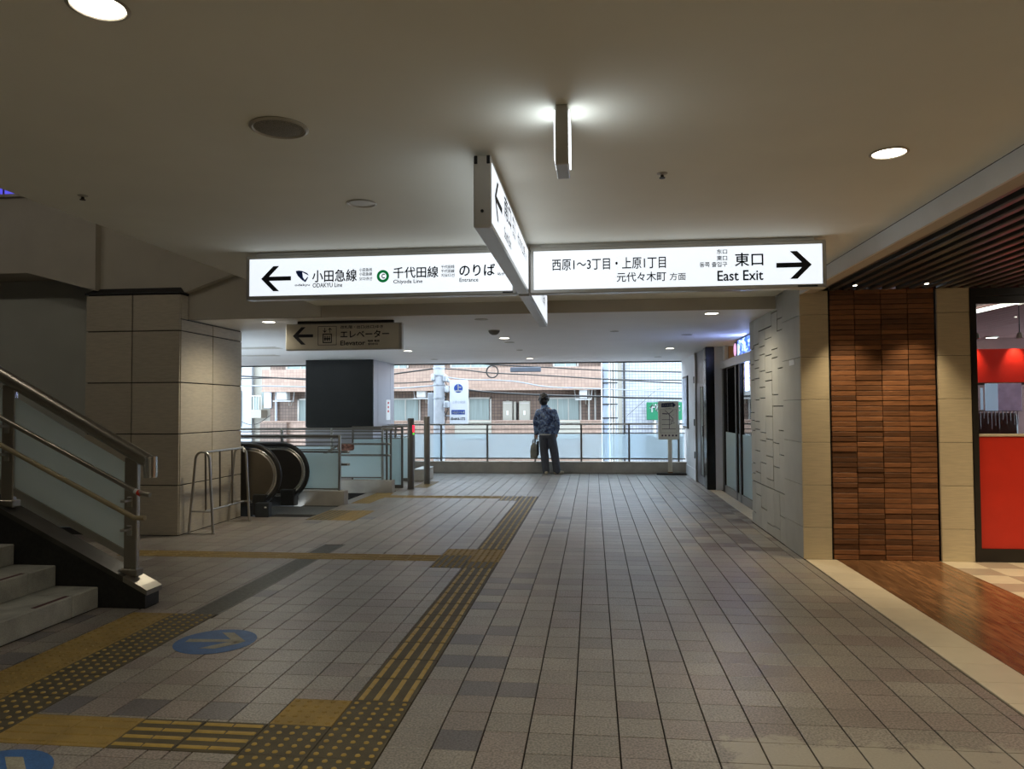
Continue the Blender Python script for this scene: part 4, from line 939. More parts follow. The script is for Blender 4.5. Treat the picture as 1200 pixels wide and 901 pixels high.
# steps going down into the well
dn = thing('descending_stair', 'stone steps going down inside the stairwell', 'stairs', (-4.3, 12.3, -0.3))
for i in range(9):
    x = -4.05-i*0.3; MB().bbox(x-0.3, x, 11.53, 13.05, -0.16*(i+1)-0.2, -0.16*(i+1)+0.16-0.16, 0.004).build('step', m_step, dn)
t = thing('patterned_pouch', 'brown patterned cloth wrapped around the far stairwell handrail', 'cloth', (-4.42, 13.05, 0.83))
mb = MB(); mb.loft([[(x, 13.05+r*math.cos(a)*0.55, 0.815+r*math.sin(a)) for a in [2*math.pi*k/14 for k in range(14)]] for x, r in ((-4.60, 0.045), (-4.58, 0.062), (-4.47, 0.068), (-4.36, 0.066), (-4.32, 0.06), (-4.30, 0.042))])
mb.build('cloth', M('leopard_cloth', (0.20, 0.09, 0.06), 0.8, var=0.8, scale=28), t, True)
# glazed screens and the two brown posts by the elevator
def screen(label, y, x0, x1, zt):
    t = thing('glass_screen', label, 'screen', ((x0+x1)/2, y, 0))
    MB().bbox(x0, x1, y-0.015, y+0.015, zt-0.03, zt, 0.004).build('top_rail', m_post, t); MB().bbox(x1-0.035, x1, y-0.02, y+0.02, 0, zt, 0.004).build('post', m_post, t); MB().bbox(x0, x0+0.03, y-0.02, y+0.02, 0, zt, 0.004).build('post', m_post, t)
    for z in (zt-0.09, zt-0.16, zt-0.23): MB().bbox(x0, x1, y-0.008, y+0.008, z-0.008, z+0.008, 0.002).build('bar', m_post, t)
    MB().box(x0+0.03, x1-0.035, y-0.005, y+0.005, 0.06, zt-0.25).build('glass_panel', m_frost, t); MB().bbox(x0, x1, y-0.018, y+0.018, 0, 0.06, 0.004).build('base_rail', m_post, t)
screen('narrow frosted glass screen left of the post with red lamp', 13.85, -4.6, -3.60, 1.17)
screen('narrow frosted glass screen between the two brown posts', 15.2, -4.4, -3.70, 1.15)
t = thing('kerb_block', 'pale low kerb block behind the two brown posts', 'kerb', (-3.62, 15.3, 0)); MB().bbox(-3.70, -3.46, 15.1, 15.9, 0, 0.24, 0.01).build('block', m_concrete, t); MB().bbox(-3.705, -3.455, 15.095, 15.905, 0.24, 0.25, 0.003).build('cover', m_steel, t)
def bollard(x, y, h, label, lamp):
    t = thing('steel_post', label, 'post', (x, y, 0), 'brown posts')
    MB().lathe([(0.062, 0), (0.062, h-0.01), (0.055, h), (0, h)], (x, y, 0), 20).build('shaft', m_post, t, True); MB().lathe([(0.075, 0), (0.075, 0.008), (0.063, 0.012)], (x, y, 0), 20).build('foot_ring', m_steel_dk, t)
    if lamp:
        MB().bbox(x+0.045, x+0.075, y-0.05, y-0.02, h-0.26, h-0.13, 0.006).build('red_lamp', M('red_led', (0.8, 0.02, 0.03), 0.4, emit=2.0, ecol=(1, 0.02, 0.05)), t, label='red signal lamp'); MB().bbox(x+0.045, x+0.075, y-0.05, y-0.02, h-0.31, h-0.275, 0.006).build('green_lamp', M('green_led', (0.1, 0.5, 0.05), 0.4, emit=0.6, ecol=(0.2, 1, 0.1)), t)
bollard(-3.405, 13.67, 1.325, 'brown grey post with a red signal lamp', True); bollard(-3.312, 14.62, 1.345, 'plain brown grey post behind the one with the red lamp', False)

# ================================================================== ELEVATOR HOUSING
el = thing('elevator_housing', 'elevator housing with black front panel and grey steel side', 'elevator', (-5.6, 16.9, 0))
MB().box(-6.42, -4.89, 16.16, 17.85, 0, LZ-0.001).build('core', m_dkframe, el); MB().bbox(-6.43, -4.87, 16.10, 16.16, 1.10, LZ-0.002, 0.006).build('front_panel', m_blackgloss, el, label='black front panel'); MB().bbox(-6.43, -4.87, 16.11, 16.16, 0, 1.09, 0.004).build('lower_front', m_steel_grey, el)
for a, b in ((16.16, 16.5), (16.5, 17.55), (17.55, 17.88)): MB().bbox(-4.89, -4.875, a+0.003, b-0.003, 0, LZ-0.002, 0.003).build('side_panel', m_steel_grey, el)
MB().bbox(-4.875, -4.868, 17.15, 17.52, 1.24, 1.72, 0.002).build('notice_plate', m_white, el, label='white notice with red marks')
for z in (1.42, 1.52, 1.62): MB().bbox(-4.868, -4.866, 17.28, 17.40, z, z+0.05, 0.001).build('notice_mark', m_red, el)

# ================================================================== FAR KERB AND GUARD RAIL
k_ = struct(MB().bbox(-4.87, 2.10, 17.2, 17.42, 0, 0.262, 0.008).build('curb', m_concrete), 'low concrete kerb under the guard rail')
gr = thing('guard_rail', 'long steel guard rail with frosted glass panels across the far opening', 'railing', (-1.0, 17.31, 0.26))
YR = 17.31; PX = [-4.68, -3.576, -2.475, -1.349, -0.278, 0.817, 1.936]
MB().bbox(-4.87, 2.08, YR-0.03, YR+0.03, 1.105, 1.145, 0.01).build('top_rail', m_steel_lt, gr)
for z in (1.012, 0.915): MB().bbox(-4.87, 2.08, YR-0.010, YR+0.010, z-0.011, z+0.011, 0.003).build('bar', m_post, gr)
MB().bbox(-4.87, 2.08, YR-0.012, YR+0.012, 0.315, 0.345, 0.003).build('bottom_rail', m_post, gr)
for x in PX: MB().bbox(x-0.02, x+0.02, YR-0.025, YR+0.025, 0.26, 1.11, 0.004).build('post', m_post, gr)
for a, b in zip([-4.87]+PX, PX+[2.08]):
    if b-a > 0.1: MB().box(a+0.022, b-0.022, YR-0.004, YR+0.004, 0.345, 0.90).build('glass_panel', m_frost_far, gr)

# map board on a stand
mpb = thing('map_board', 'beige map board on a single post standing by the white wall', 'sign', (1.71, 17.0, 0))
YM = 17.0
MB().bbox(1.40, 2.06, 16.85, 17.14, 0, 0.035, 0.008).build('base_plate', m_rubber, mpb); MB().bbox(1.665, 1.757, 16.98, 17.03, 0.035, 0.80, 0.008).build('post', m_elev_face, mpb); MB().bbox(1.66, 1.762, 16.975, 17.035, 0.035, 0.06, 0.003).build('post_foot', M('rust', (0.25, 0.12, 0.05), 0.9), mpb)
MB().bbox(1.45, 1.905, 16.955, 16.98, 0.785, 1.645, 0.012).build('board', m_elev_face, mpb)
ym = 16.953
def mpx(u, v): p = at_y(750+u*80/721, 460+v*100/901, ym); return p.x, p.z
m_mapink = M('map_ink_plum', (0.06, 0.03, 0.06), 0.6)
flat([mpx(225, 112), mpx(345, 108), mpx(345, 100), mpx(378, 130), mpx(350, 160), mpx(348, 150), mpx(225, 155)], planeY(ym), M('map_ink_navy', (0.02, 0.02, 0.07), 0.6), mpb, 'arrow_banner')
a, b = mpx(236, 148), mpx(344, 120); letter('代々木公園', planeY(ym-0.001), a[0], b[0], a[1], b[1], m_elev_face, mpb, 0.01)
a, b = mpx(272, 172), mpx(332, 162); letter('出口案内', planeY(ym), a[0], b[0], a[1], b[1], m_mapink, mpb, 0.0)
mb = MB()
def ln(p, q, w_):
    (ax, az), (bx_, bz) = mpx(*p), mpx(*q); dx, dz = bx_-ax, bz-az; L_ = math.hypot(dx, dz); nx, nz = -dz/L_*w_/2, dx/L_*w_/2
    mb.add([(ax+nx, ym, az+nz), (bx_+nx, ym, bz+nz), (bx_-nx, ym, bz-nz), (ax-nx, ym, az-nz)], [(0, 1, 2, 3)])
for p, q, w_ in (((235, 222), (290, 225), 0.022), ((265, 190), (305, 225), 0.012), ((305, 225), (352, 185), 0.012), ((290, 215), (350, 275), 0.014), ((350, 275), (345, 305), 0.012), ((230, 286), (325, 286), 0.01), ((310, 225), (310, 385), 0.012), ((330, 285), (325, 335), 0.01), ((230, 337), (325, 337), 0.01), ((325, 330), (368, 318), 0.01), ((232, 383), (378, 383), 0.012),
                 ((212, 178), (385, 178), 0.004), ((215, 424), (393, 424), 0.004), ((212, 178), (215, 424), 0.004), ((385, 178), (393, 424), 0.004), ((345, 240), (360, 232), 0.005), ((340, 310), (355, 300), 0.01)): ln(p, q, w_)
mb.build('map_drawing', m_mapink, mpb)
for k, u in enumerate((228, 262, 300, 338, 374)):
    a, b = mpx(u, 462), mpx(u+18, 444); flat([(a[0], a[1]), (b[0], a[1]), (b[0], b[1]), (a[0], b[1])], planeY(ym), m_mapink, mpb, 'legend_mark')

# ================================================================== PERSON AT THE RAIL
def blobs(name, items, voxel, mat, parent, smooth_it=4):
    """one closed surface grown around tapered limbs: items are chains [(point, radius), ...] or ring lofts"""
    mb = MB()
    for it in items:
        if it[0] == 'chain':
            pr = it[1]
            for (p, r) in pr: mb.ball(p, r, 14, 10)
            for (p, r), (q, s) in zip(pr[:-1], pr[1:]): mb.tube([p, q], [r, s], 14)
        elif it[0] == 'loft':
            mb.loft([[(c[0]+rx*math.cos(a), c[1]+ry*math.sin(a), c[2]) for a in [2*math.pi*k/20 for k in range(20)]] for c, rx, ry in it[1]])
        elif it[0] == 'ball': mb.ball(it[1], it[2], 16, 12)
    me = mb.mesh(name, mat, ORG[parent.name]); o = bpy.data.objects.new(name, me); COL.objects.link(o)
    r = o.modifiers.new('r', 'REMESH'); r.mode = 'VOXEL'; r.voxel_size = voxel; r.use_smooth_shade = True
    s = o.modifiers.new('s', 'SMOOTH'); s.iterations = smooth_it; s.factor = 0.5
    dg = bpy.context.evaluated_depsgraph_get(); m2 = bpy.data.meshes.new_from_object(o.evaluated_get(dg))
    bpy.data.objects.remove(o); m2.name = name
    for p in m2.polygons: p.use_smooth = True
    o = bpy.data.objects.new(name, m2); COL.objects.link(o); o.parent = parent; ORG[o.name] = ORG[parent.name]
    return o
PYc = 16.93
pe = thing('person', 'person in a blue patchwork denim jacket looking out over the railing, holding a bag', 'person', (-1.02, PYc, 0))
m_skin = M('skin', (0.42, 0.25, 0.17), 0.5, var=0.05); m_hair = M('hair_black', (0.012, 0.011, 0.011), 0.6, var=0.3, scale=40)
m_trs = M('trousers_grey', (0.085, 0.09, 0.105), 0.85, var=0.18, scale=9, stretch=(4, 4, 1)); m_shirt = M('shirt_white', (0.62, 0.60, 0.55), 0.8); m_shoe = M('shoe_cream', (0.58, 0.50, 0.36), 0.6)
m_denim = bpy.data.materials.new('denim_patchwork'); m_denim.use_nodes = True
nt = m_denim.node_tree; b = nt.nodes['Principled BSDF']; b.inputs['Roughness'].default_value = 0.85
g = nt.nodes.new('ShaderNodeNewGeometry'); vo = nt.nodes.new('ShaderNodeTexNoise'); vo.inputs['Scale'].default_value = 13; vo.inputs['Detail'].default_value = 4; vo.inputs['Distortion'].default_value = 0.8
rp = nt.nodes.new('ShaderNodeValToRGB'); els = rp.color_ramp.elements
els[0].position = 0.40; els[0].color = (0.018, 0.026, 0.060, 1); els[1].position = 0.62; els[1].color = (0.20, 0.30, 0.48, 1); e2 = els.new(0.5); e2.color = (0.075, 0.125, 0.26, 1); e3 = els.new(0.55); e3.color = (0.12, 0.13, 0.15, 1)
nt.links.new(g.outputs['Position'], vo.inputs['Vector']); nt.links.new(vo.outputs['Fac'], rp.inputs[0]); nt.links.new(rp.outputs[0], b.inputs['Base Color'])
V = lambda x, z, y=0.0: (x, PYc+y, z)
HX, HZ = -1.115, 1.665
body = [('loft', [(V(-1.04, 0.88), 0.15, 0.10), (V(-1.045, 1.0), 0.155, 0.11), (V(-1.055, 1.2), 0.17, 0.12), (V(-1.065, 1.4), 0.185, 0.12), (V(-1.07, 1.5), 0.12, 0.09)]),
        ('chain', [(V(-1.08, 1.48), 0.065), (V(-1.11, 1.62, 0.02), 0.055)]),
        ('ball', V(HX, HZ+0.03, 0.02), (0.075, 0.095, 0.115)), ('ball', V(HX+0.005, HZ-0.04, 0.05), (0.056, 0.065, 0.075)),
        ('chain', [(V(HX+0.01, HZ+0.005, 0.115), 0.014), (V(HX+0.012, HZ-0.025, 0.128), 0.015)]),
        ('ball', V(HX-0.077, HZ+0.0, 0.01), (0.012, 0.022, 0.032)), ('ball', V(HX+0.077, HZ+0.0, 0.01), (0.012, 0.022, 0.032)),
        ('chain', [(V(-1.235, 1.40), 0.055), (V(-1.30, 1.18, -0.02), 0.045), (V(-1.285, 0.94, 0.02), 0.030)]), ('chain', [(V(-0.885, 1.40), 0.055), (V(-0.82, 1.17, -0.05), 0.045), (V(-0.84, 0.95, 0.03), 0.032)]),
        ('chain', [(V(-1.12, 0.92), 0.085), (V(-1.095, 0.5, 0.01), 0.058), (V(-1.06, 0.10, -0.02), 0.042)]), ('chain', [(V(-0.965, 0.92), 0.085), (V(-0.895, 0.5, 0.02), 0.058), (V(-0.83, 0.10, 0.0), 0.042)])]
def hand_items(wx, wz, wy, s):
    out = [('chain', [(V(wx, wz, wy), 0.028), (V(wx+s*0.004, wz-0.045, wy+0.004), 0.034), (V(wx+s*0.004, wz-0.075, wy+0.006), 0.032)])]
    for k, (dy, l_) in enumerate(((-0.030, 0.062), (-0.011, 0.074), (0.010, 0.078), (0.030, 0.070))):
        y_ = wy+0.006+dy; out.append(('chain', [(V(wx+s*0.004, wz-0.075, y_), 0.0098), (V(wx+s*0.010, wz-0.075-l_*0.5, y_), 0.0092), (V(wx-s*0.012, wz-0.075-l_*0.8, y_), 0.0085), (V(wx-s*0.030, wz-0.075-l_*0.62, y_), 0.008)]))
    out.append(('chain', [(V(wx, wz-0.03, wy+0.028), 0.011), (V(wx-s*0.012, wz-0.065, wy+0.048), 0.010), (V(wx-s*0.024, wz-0.095, wy+0.045), 0.009)]))
    return out
body += hand_items(-1.285, 0.92, 0.02, -1) + hand_items(-0.845, 0.93, 0.03, 1)
blobs('body', body, 0.0075, m_skin, pe, 2)
# clothes
blobs('trousers', [('loft', [(V(-1.04, 0.83), 0.185, 0.13), (V(-1.04, 0.92), 0.185, 0.135), (V(-1.045, 1.0), 0.17, 0.13)]),
                   ('chain', [(V(-1.13, 0.85), 0.108), (V(-1.115, 0.5, 0.01), 0.098), (V(-1.08, 0.13, -0.02), 0.085), (V(-1.075, 0.09, -0.02), 0.085)]),
                   ('chain', [(V(-0.95, 0.85), 0.108), (V(-0.885, 0.5, 0.02), 0.098), (V(-0.835, 0.13, 0.0), 0.085), (V(-0.83, 0.09, 0.0), 0.087)])], 0.012, m_trs, pe)
blobs('shirt_hem', [('loft', [(V(-1.055, 0.885), 0.165, 0.142), (V(-1.06, 0.93), 0.19, 0.15), (V(-1.06, 1.0), 0.18, 0.14)])], 0.012, m_shirt, pe)
jk = blobs('jacket', [('loft', [(V(-1.045, 0.915), 0.205, 0.150), (V(-1.05, 1.0), 0.225, 0.165), (V(-1.055, 1.2), 0.235, 0.165), (V(-1.062, 1.36), 0.215, 0.15), (V(-1.07, 1.46), 0.15, 0.115), (V(-1.08, 1.53), 0.085, 0.08)]),
                      ('chain', [(V(-1.235, 1.405), 0.078), (V(-1.295, 1.2, -0.02), 0.074), (V(-1.29, 1.0, 0.01), 0.062), (V(-1.285, 0.935, 0.02), 0.056)]),
                      ('chain', [(V(-0.885, 1.405), 0.078), (V(-0.825, 1.2, -0.05), 0.074), (V(-0.82, 1.05, -0.02), 0.066), (V(-0.845, 0.955, 0.03), 0.058)])], 0.012, m_denim, pe)
blobs('collar', [('loft', [(V(-1.085, 1.50), 0.10, 0.09), (V(-1.095, 1.545, 0.005), 0.085, 0.08), (V(-1.10, 1.575, 0.005), 0.078, 0.075)])], 0.010, M('denim_light', (0.17, 0.26, 0.42), 0.85), pe)
rh = random.Random(2); hi = [('ball', V(HX, HZ+0.055, 0.0), (0.112, 0.118, 0.122)), ('ball', V(HX-0.005, HZ-0.01, -0.045), (0.100, 0.075, 0.095))]
for k in range(60):
    a = rh.uniform(0, 2*math.pi); e_ = rh.uniform(-0.35, 1.5); d = (math.cos(a)*math.cos(e_), math.sin(a)*math.cos(e_), math.sin(e_))
    if d[1] > 0.45 and d[2] < 0.3: continue
    hi.append(('ball', V(HX+d[0]*0.108, HZ+0.05+d[2]*0.115, d[1]*0.108), rh.uniform(0.018, 0.028)))
blobs('hair', hi, 0.008, m_hair, pe, 1)
blobs('face_mask', [('ball', V(HX+0.008, HZ-0.045, 0.085), (0.062, 0.052, 0.055)), ('chain', [(V(HX+0.05, HZ-0.03, 0.09), 0.01), (V(HX+0.078, HZ-0.005, 0.03), 0.006)]), ('chain', [(V(HX-0.04, HZ-0.03, 0.09), 0.01), (V(HX-0.076, HZ-0.005, 0.03), 0.006)])], 0.006, m_white, pe, 2)
for e_ in (-0.032, 0.036): MB().ball(V(HX+e_, HZ+0.025, 0.098), (0.011, 0.008, 0.007), 10, 6).build('eye', m_hair, pe, True)
blobs('shoe', [('chain', [(V(-1.065, 0.045, -0.07), 0.043), (V(-1.065, 0.042, 0.04), 0.041), (V(-1.07, 0.035, 0.15), 0.034)]), ('chain', [(V(-1.065, 0.045, -0.06), 0.04), (V(-1.065, 0.085, -0.03), 0.042)])], 0.009, m_shoe, pe, 2)
blobs('shoe', [('chain', [(V(-0.86, 0.045, -0.02), 0.043), (V(-0.77, 0.042, 0.035), 0.041), (V(-0.70, 0.035, 0.075), 0.034)]), ('chain', [(V(-0.85, 0.045, -0.02), 0.04), (V(-0.84, 0.085, 0.0), 0.042)])], 0.009, m_shoe, pe, 2)
# the bag in the left hand
bgx, bgy = -1.315, PYc+0.03
ba = thing('tote_bag', 'grey olive tote bag hanging from the left hand of the person', 'bag', (bgx, bgy, 0.34))
m_bag = M('bag_olive_grey', (0.22, 0.21, 0.17), 0.6, var=0.25, scale=10); m_bag2 = M('bag_black', (0.03, 0.03, 0.035), 0.6)
mb = MB()
rings = []
for z, hx_, hy in ((0.345, 0.055, 0.15), (0.36, 0.075, 0.175), (0.50, 0.085, 0.185), (0.64, 0.07, 0.18), (0.70, 0.035, 0.175), (0.71, 0.03, 0.173)):
    rings.append([(bgx-0.035+hx_*math.copysign(abs(math.cos(a))**0.55, math.cos(a)), bgy+hy*math.copysign(abs(math.sin(a))**0.55, math.sin(a)), z) for a in [2*math.pi*k/20 for k in range(20)]])
mb.loft(rings); mb.build('bag_body', m_bag, ba, True)
for s in (-0.03, 0.015):
    MB().tube([(bgx-0.035+s, bgy-0.10, 0.70), (bgx-0.02+s, bgy-0.05, 0.78), (-1.297+s*0.3, bgy-0.01, 0.805), (-1.297+s*0.3, bgy+0.03, 0.805), (bgx-0.02+s, bgy+0.06, 0.78), (bgx-0.035+s, bgy+0.10, 0.70)], 0.008, 8).build('strap', m_bag2, ba, True)
MB().bbox(bgx+0.036, bgx+0.075, bgy-0.10, bgy+0.12, 0.42, 0.76, 0.015).build('side_pocket', m_bag2, ba, True)

# ================================================================== STREET AND BUILDINGS OUTSIDE
struct(MB().box(-40, 40, 17.5, 60, -6.0, -5.5).build('road', M('asphalt', (0.10, 0.10, 0.105), 0.9)), 'street below')
mb = MB(); mb.box(-12, 2.2, 17.42, 17.6, -5.5, 0.0); struct(mb.build('wall_outer_face', m_concrete), 'concrete outer face of the walkway')
m_bt = M_tiled('facade_tile_brown', (0.179, 0.122, 0.093), (0.076, 0.053, 0.044), 0.11, 0.11, 0.008)
m_bt2 = M_tiled('facade_tile_peach', (0.327, 0.228, 0.179), (0.220, 0.152, 0.118), 0.11, 0.11, 0.006)
m_wt = M_tiled('facade_tile_white', (0.350, 0.372, 0.410), (0.144, 0.160, 0.198), 0.10, 0.10, 0.006)
m_cr = M('facade_cream', (0.342, 0.327, 0.281), 0.7, var=0.04); m_wf = M('facade_white', (0.365, 0.395, 0.433), 0.7, var=0.03)
m_alu = M('window_aluminium', (0.456, 0.441, 0.410), 0.4, metal=0.3); m_curt = M('curtain_pale_green', (0.251, 0.304, 0.296), 0.8, var=0.18, scale=3, stretch=(16, 1, 0.3)); m_dkglass = M('dark_window', (0.06, 0.075, 0.09), 0.1)
YB, YP = 25.0, 24.35; ROOF = 4.4  # roofs out of view kept low so daylight reaches the far floor
ap = thing('apartment_building', 'brown tiled apartment building across the street', 'building', (-5.5, YB, -5.5))
XL, XR2 = at_y(307, 470, 24.35).x, 0.28
MB().box(XL, XR2, YB, YB+6, -5.5, ROOF).build('wall', m_bt, ap)
MB().box(XL, XR2, YP, YB, 2.18, 2.86).build('upper_parapet', m_bt2, ap, label='lighter peach tiled parapet'); MB().box(XL, XR2, YP-0.04, YB, 2.10, 2.18).build('slab_edge', m_bt2, ap)
MB().box(XL, XR2, YP, YP+0.15, -5.5, 1.06).build('lower_parapet', m_bt2, ap); MB().bbox(XL, XR2, YP-0.03, YP+0.18, 1.06, 1.11, 0.01).build('coping', m_bt2, ap)
MB().box(XL, at_y(338, 500, YP).x, YP-0.15, YP, -5.5, 1.06).build('corner_parapet', m_bt, ap)
def window(x0, x1, z0, z1, nm=2, y=YB, parent=ap):
    mb = MB(); k = 0.05
    for r in ((x0, x1, z0, z0+k), (x0, x1, z1-k, z1), (x0, x0+k, z0, z1), (x1-k, x1, z0, z1)): mb.box(r[0], r[1], y-0.07, y+0.01, r[2], r[3])
    f = mb.build('window', m_alu, parent); w_ = (x1-x0-2*k)/nm
    for i in range(nm):
        MB().box(x0+k+i*w_, x0+k+(i+1)*w_-0.03, y-0.03, y-0.01, z0+k, z1-k).build('pane', m_curt, f)
        if i: MB().box(x0+k+i*w_-0.03, x0+k+i*w_, y-0.06, y-0.01, z0+k, z1-k).build('mullion', m_alu, f)
    return f
def wpx(px0, py0, px1, py1, nm, y=YB):
    a, b = at_y(px0, py1, y), at_y(px1, py0, y); return window(a.x, b.x, a.z-0.35, b.z, nm)
wpx(549, 465.5, 576, 492, 1); wpx(640, 465.5, 681, 490, 3); wpx(459, 466.5, 493, 492, 2); wpx(349.5, 467, 372, 493, 2); wpx(529, 464, 549, 492, 1)
for (a, b) in ((458, 479), (528, 577), (648, 678), (336, 372)):
    p, q = at_y(a, 436, YB), at_y(b, 424, YB); window(p.x, q.x, 2.86, 3.5, 2, YB-0.02)
for px in (582.5, 597): p = at_y(px, 451.5, YB); MB().lathe([(0.075, -0.02), (0.075, -0.06), (0.055, -0.07), (0.0, -0.05)], (p.x, YB, p.z), 18, 'y').build('vent', m_rubber, ap)
for (a, b) in ((533, 576), (642, 680)):
    p, q = at_y(a, 500, YP), at_y(b, 500, YP); MB().bbox(p.x, q.x, YP-0.03, YP-0.002, 0.5, 1.02, 0.006).build('balcony_panel', m_cr, ap); MB().bbox(p.x, q.x, YP-0.06, YP-0.001, 1.02, 1.10, 0.01).build('balcony_rail', m_cr, ap)
for px in (690, 697.5): p = at_y(px, 470, YB); MB().tube([(p.x, YB-0.08, 0.2), (p.x, YB-0.08, 2.1)], 0.035, 8).build('drain_pipe', m_alu, ap)
p = at_y(325, 470, YB); MB().tube([(p.x, YB-0.08, 0.2), (p.x, YB-0.08, 2.1)], 0.045, 8).build('drain_pipe', m_wf, ap)
p = at_y(314, 455, YB); MB().bbox(p.x-0.12, p.x+0.16, YB-0.06, YB, 1.55, 2.1, 0.01).build('wall_sign', M('facade_grey_plate', (0.45, 0.50, 0.58), 0.5), ap)
# wall-hung equipment on the building
def heater(px0, px1, label):
    a, b = at_y(px0, 493, YB), at_y(px1, 470, YB)
    t = thing('water_heater', label, 'water heater', ((a.x+b.x)/2, YB, 1.05), 'gas water heaters')
    MB().bbox(a.x, b.x, YB-0.22, YB-0.002, 1.02, b.z, 0.015).build('case', m_cr, t); MB().bbox(a.x+0.03, b.x-0.03, YB-0.226, YB-0.22, b.z-0.09, b.z-0.045, 0.003).build('vent_slot', m_alu, t); xm_ = (a.x+b.x)/2; MB().bbox(xm_-0.03, xm_+0.03, YB-0.226, YB-0.22, 1.28, 1.42, 0.003).build('label_plate', m_white, t)
    MB().lathe([(0.07, 0), (0.05, 0.02), (0.0, 0.022)], (xm_, YB-0.11, b.z), 12).build('flue_cap', m_cr, t)
heater(590, 601, 'cream wall water heater between the windows, left one'); heater(609, 621.5, 'cream wall water heater between the windows, right one')
p = at_y(604.3, 480, YB); t = thing('pipe_cover', 'narrow cream pipe cover between the two water heaters', 'pipe cover', (p.x, YB, 1.0)); MB().bbox(p.x-0.06, p.x+0.03, YB-0.15, YB-0.002, 1.0, 1.72, 0.01).build('cover', m_cr, t); MB().bbox(p.x+0.04, p.x+0.07, YB-0.12, YB-0.002, 1.0, 1.68, 0.006).build('side_pipe', m_rubber, t)
m_acw = M('aircon_enamel', (0.45, 0.46, 0.46), 0.5, var=0.03)
def aircon(px0, py0, px1, py1, label, fan=True):
    a, b = at_y(px0, py1, YB-0.4), at_y(px1, py0, YB-0.4); y0, y1 = YB-0.62, YB-0.3
    t = thing('air_conditioner', label, 'air conditioner', ((a.x+b.x)/2, YB-0.4, a.z), 'air conditioner units')
    MB().bbox(a.x, b.x, y0, y1, a.z, b.z, 0.02).build('case', m_acw, t)
    for i in range(5): z = a.z+(b.z-a.z)*(0.2+0.15*i); MB().bbox(a.x+0.04, b.x-0.04, y0-0.006, y0, z, z+0.03, 0.003).build('louvre', m_alu, t)
    for x in (a.x-0.12, b.x+0.12): MB().tube([(x-math.copysign(0.04, x-(a.x+b.x)/2)*-1, YB-0.35, 2.11), (x, YB-0.35, a.z-0.03)], 0.018, 6).build('hanger', m_acw, t)
    MB().bbox(a.x-0.14, b.x+0.14, y0+0.02, y1-0.02, a.z-0.05, a.z-0.015, 0.006).build('shelf', m_acw, t)
    MB().tube([(b.x-0.05, YB-0.3, a.z-0.03), (b.x-0.05, YB-0.3, a.z-0.18), (b.x+0.03, YB-0.3, a.z-0.18), (b.x+0.03, YB-0.1, a.z+0.1)], 0.015, 6).build('pipe', m_cr, t)
aircon(679, 448, 688, 467, 'white air conditioner hung on brackets near the grey pipes'); aircon(490, 449, 500, 466, 'white air conditioner hung left of the utility pole'); aircon(327, 449, 339, 469, 'white air conditioner at the left end of the brown building')
# white tiled building on the right
wb = thing('white_tiled_building', 'white tiled building at the right behind the wires', 'building', (4.0, 24.8, -5.5))
MB().box(0.95, 9, 24.8, 31, -5.5, ROOF).build('wall', m_wt, wb); MB().box(0.80, 0.95, 24.75, 31, -5.5, ROOF).build('corner_strip', m_cr, wb)
m_duct = M('duct_grey_blue', (0.274, 0.319, 0.395), 0.4, metal=0.3)
t = thing('duct_stack', 'grey blue vertical ducts between the two buildings', 'ducts', (0.6, 24.7, -5.5))
MB().bbox(0.30, 0.53, 24.5, 24.8, -5.5, 4, 0.06).build('wide_duct', m_duct, t, True)
for x, r in ((0.60, 0.05), (0.70, 0.035), (0.77, 0.045), (1.03, 0.03)): MB().tube([(x, 24.68, -5.5), (x, 24.68, 4)], r, 8).build('duct', m_alu if x < 0.75 else (m_wf if x < 1 else m_rubber), t)
for z in (1.15, 1.6, 2.3): MB().bbox(0.29, 0.80, 24.46, 24.50, z, z+0.04, 0.005).build('clamp', m_rubber, t)
p, q = at_y(758, 492, 24.3), at_y(807, 471, 24.3)
t = thing('green_sign', 'green shop sign with white characters on the white building', 'sign', ((p.x+q.x)/2, 24.3, p.z)); m_gs = M('sign_green', (0.0, 0.125, 0.055), 0.5, var=0.03)
MB().bbox(p.x, q.x, 24.3, 24.45, p.z, q.z, 0.01).build('board', m_gs, t); a, b = at_y(761.5, 482.5, 24.29), at_y(797, 473.2, 24.29); letter('代々木', planeY(24.28), a.x, b.x, a.z, b.z, m_white, t, 0.03)
for x in (p.x+0.25, q.x-0.25): MB().tube([(x, 24.4, p.z-0.9), (x, 24.4, p.z)], 0.05, 8).build('leg', m_alu, t)
MB().bbox(p.x, q.x, 24.3, 24.8, p.z-1.2, p.z-0.55, 0.01).build('lower_louvre', m_dkframe, t)
# white building at the left
lw = thing('white_building', 'plain white building at the far left with a dark slit window', 'building', (-15, 26.0, -5.5))
WX = at_y(295, 470, 26.0).x; MB().box(-22, WX, 26.0, 32, -5.5, ROOF).build('wall', m_wf, lw)
for (a, b, c, d) in ((279.5, 283.5, 458, 500), (280, 283, 424, 437)):
    p, q = at_y(a, d, 26.0), at_y(b, c, 26.0); MB().box(p.x, q.x, 25.97, 26.02, p.z, q.z).build('slit_window', m_dkglass, lw)
bc = thing('balcony_house', 'narrow cream house with a small balcony between white and brown buildings', 'building', (WX+0.3, 26.2, -5.5))
MB().box(WX, XL, 26.2, 31, -5.5, ROOF).build('wall', m_cr, bc); p, q = at_y(297, 485, 25.9), at_y(309, 480, 25.9); MB().bbox(p.x, q.x, 25.7, 26.2, p.z-0.15, q.z, 0.01).build('balcony_slab', m_cr, bc); MB().box(p.x+0.05, q.x-0.1, 25.72, 25.74, q.z, q.z+0.45).build('balcony_screen', m_curt, bc)
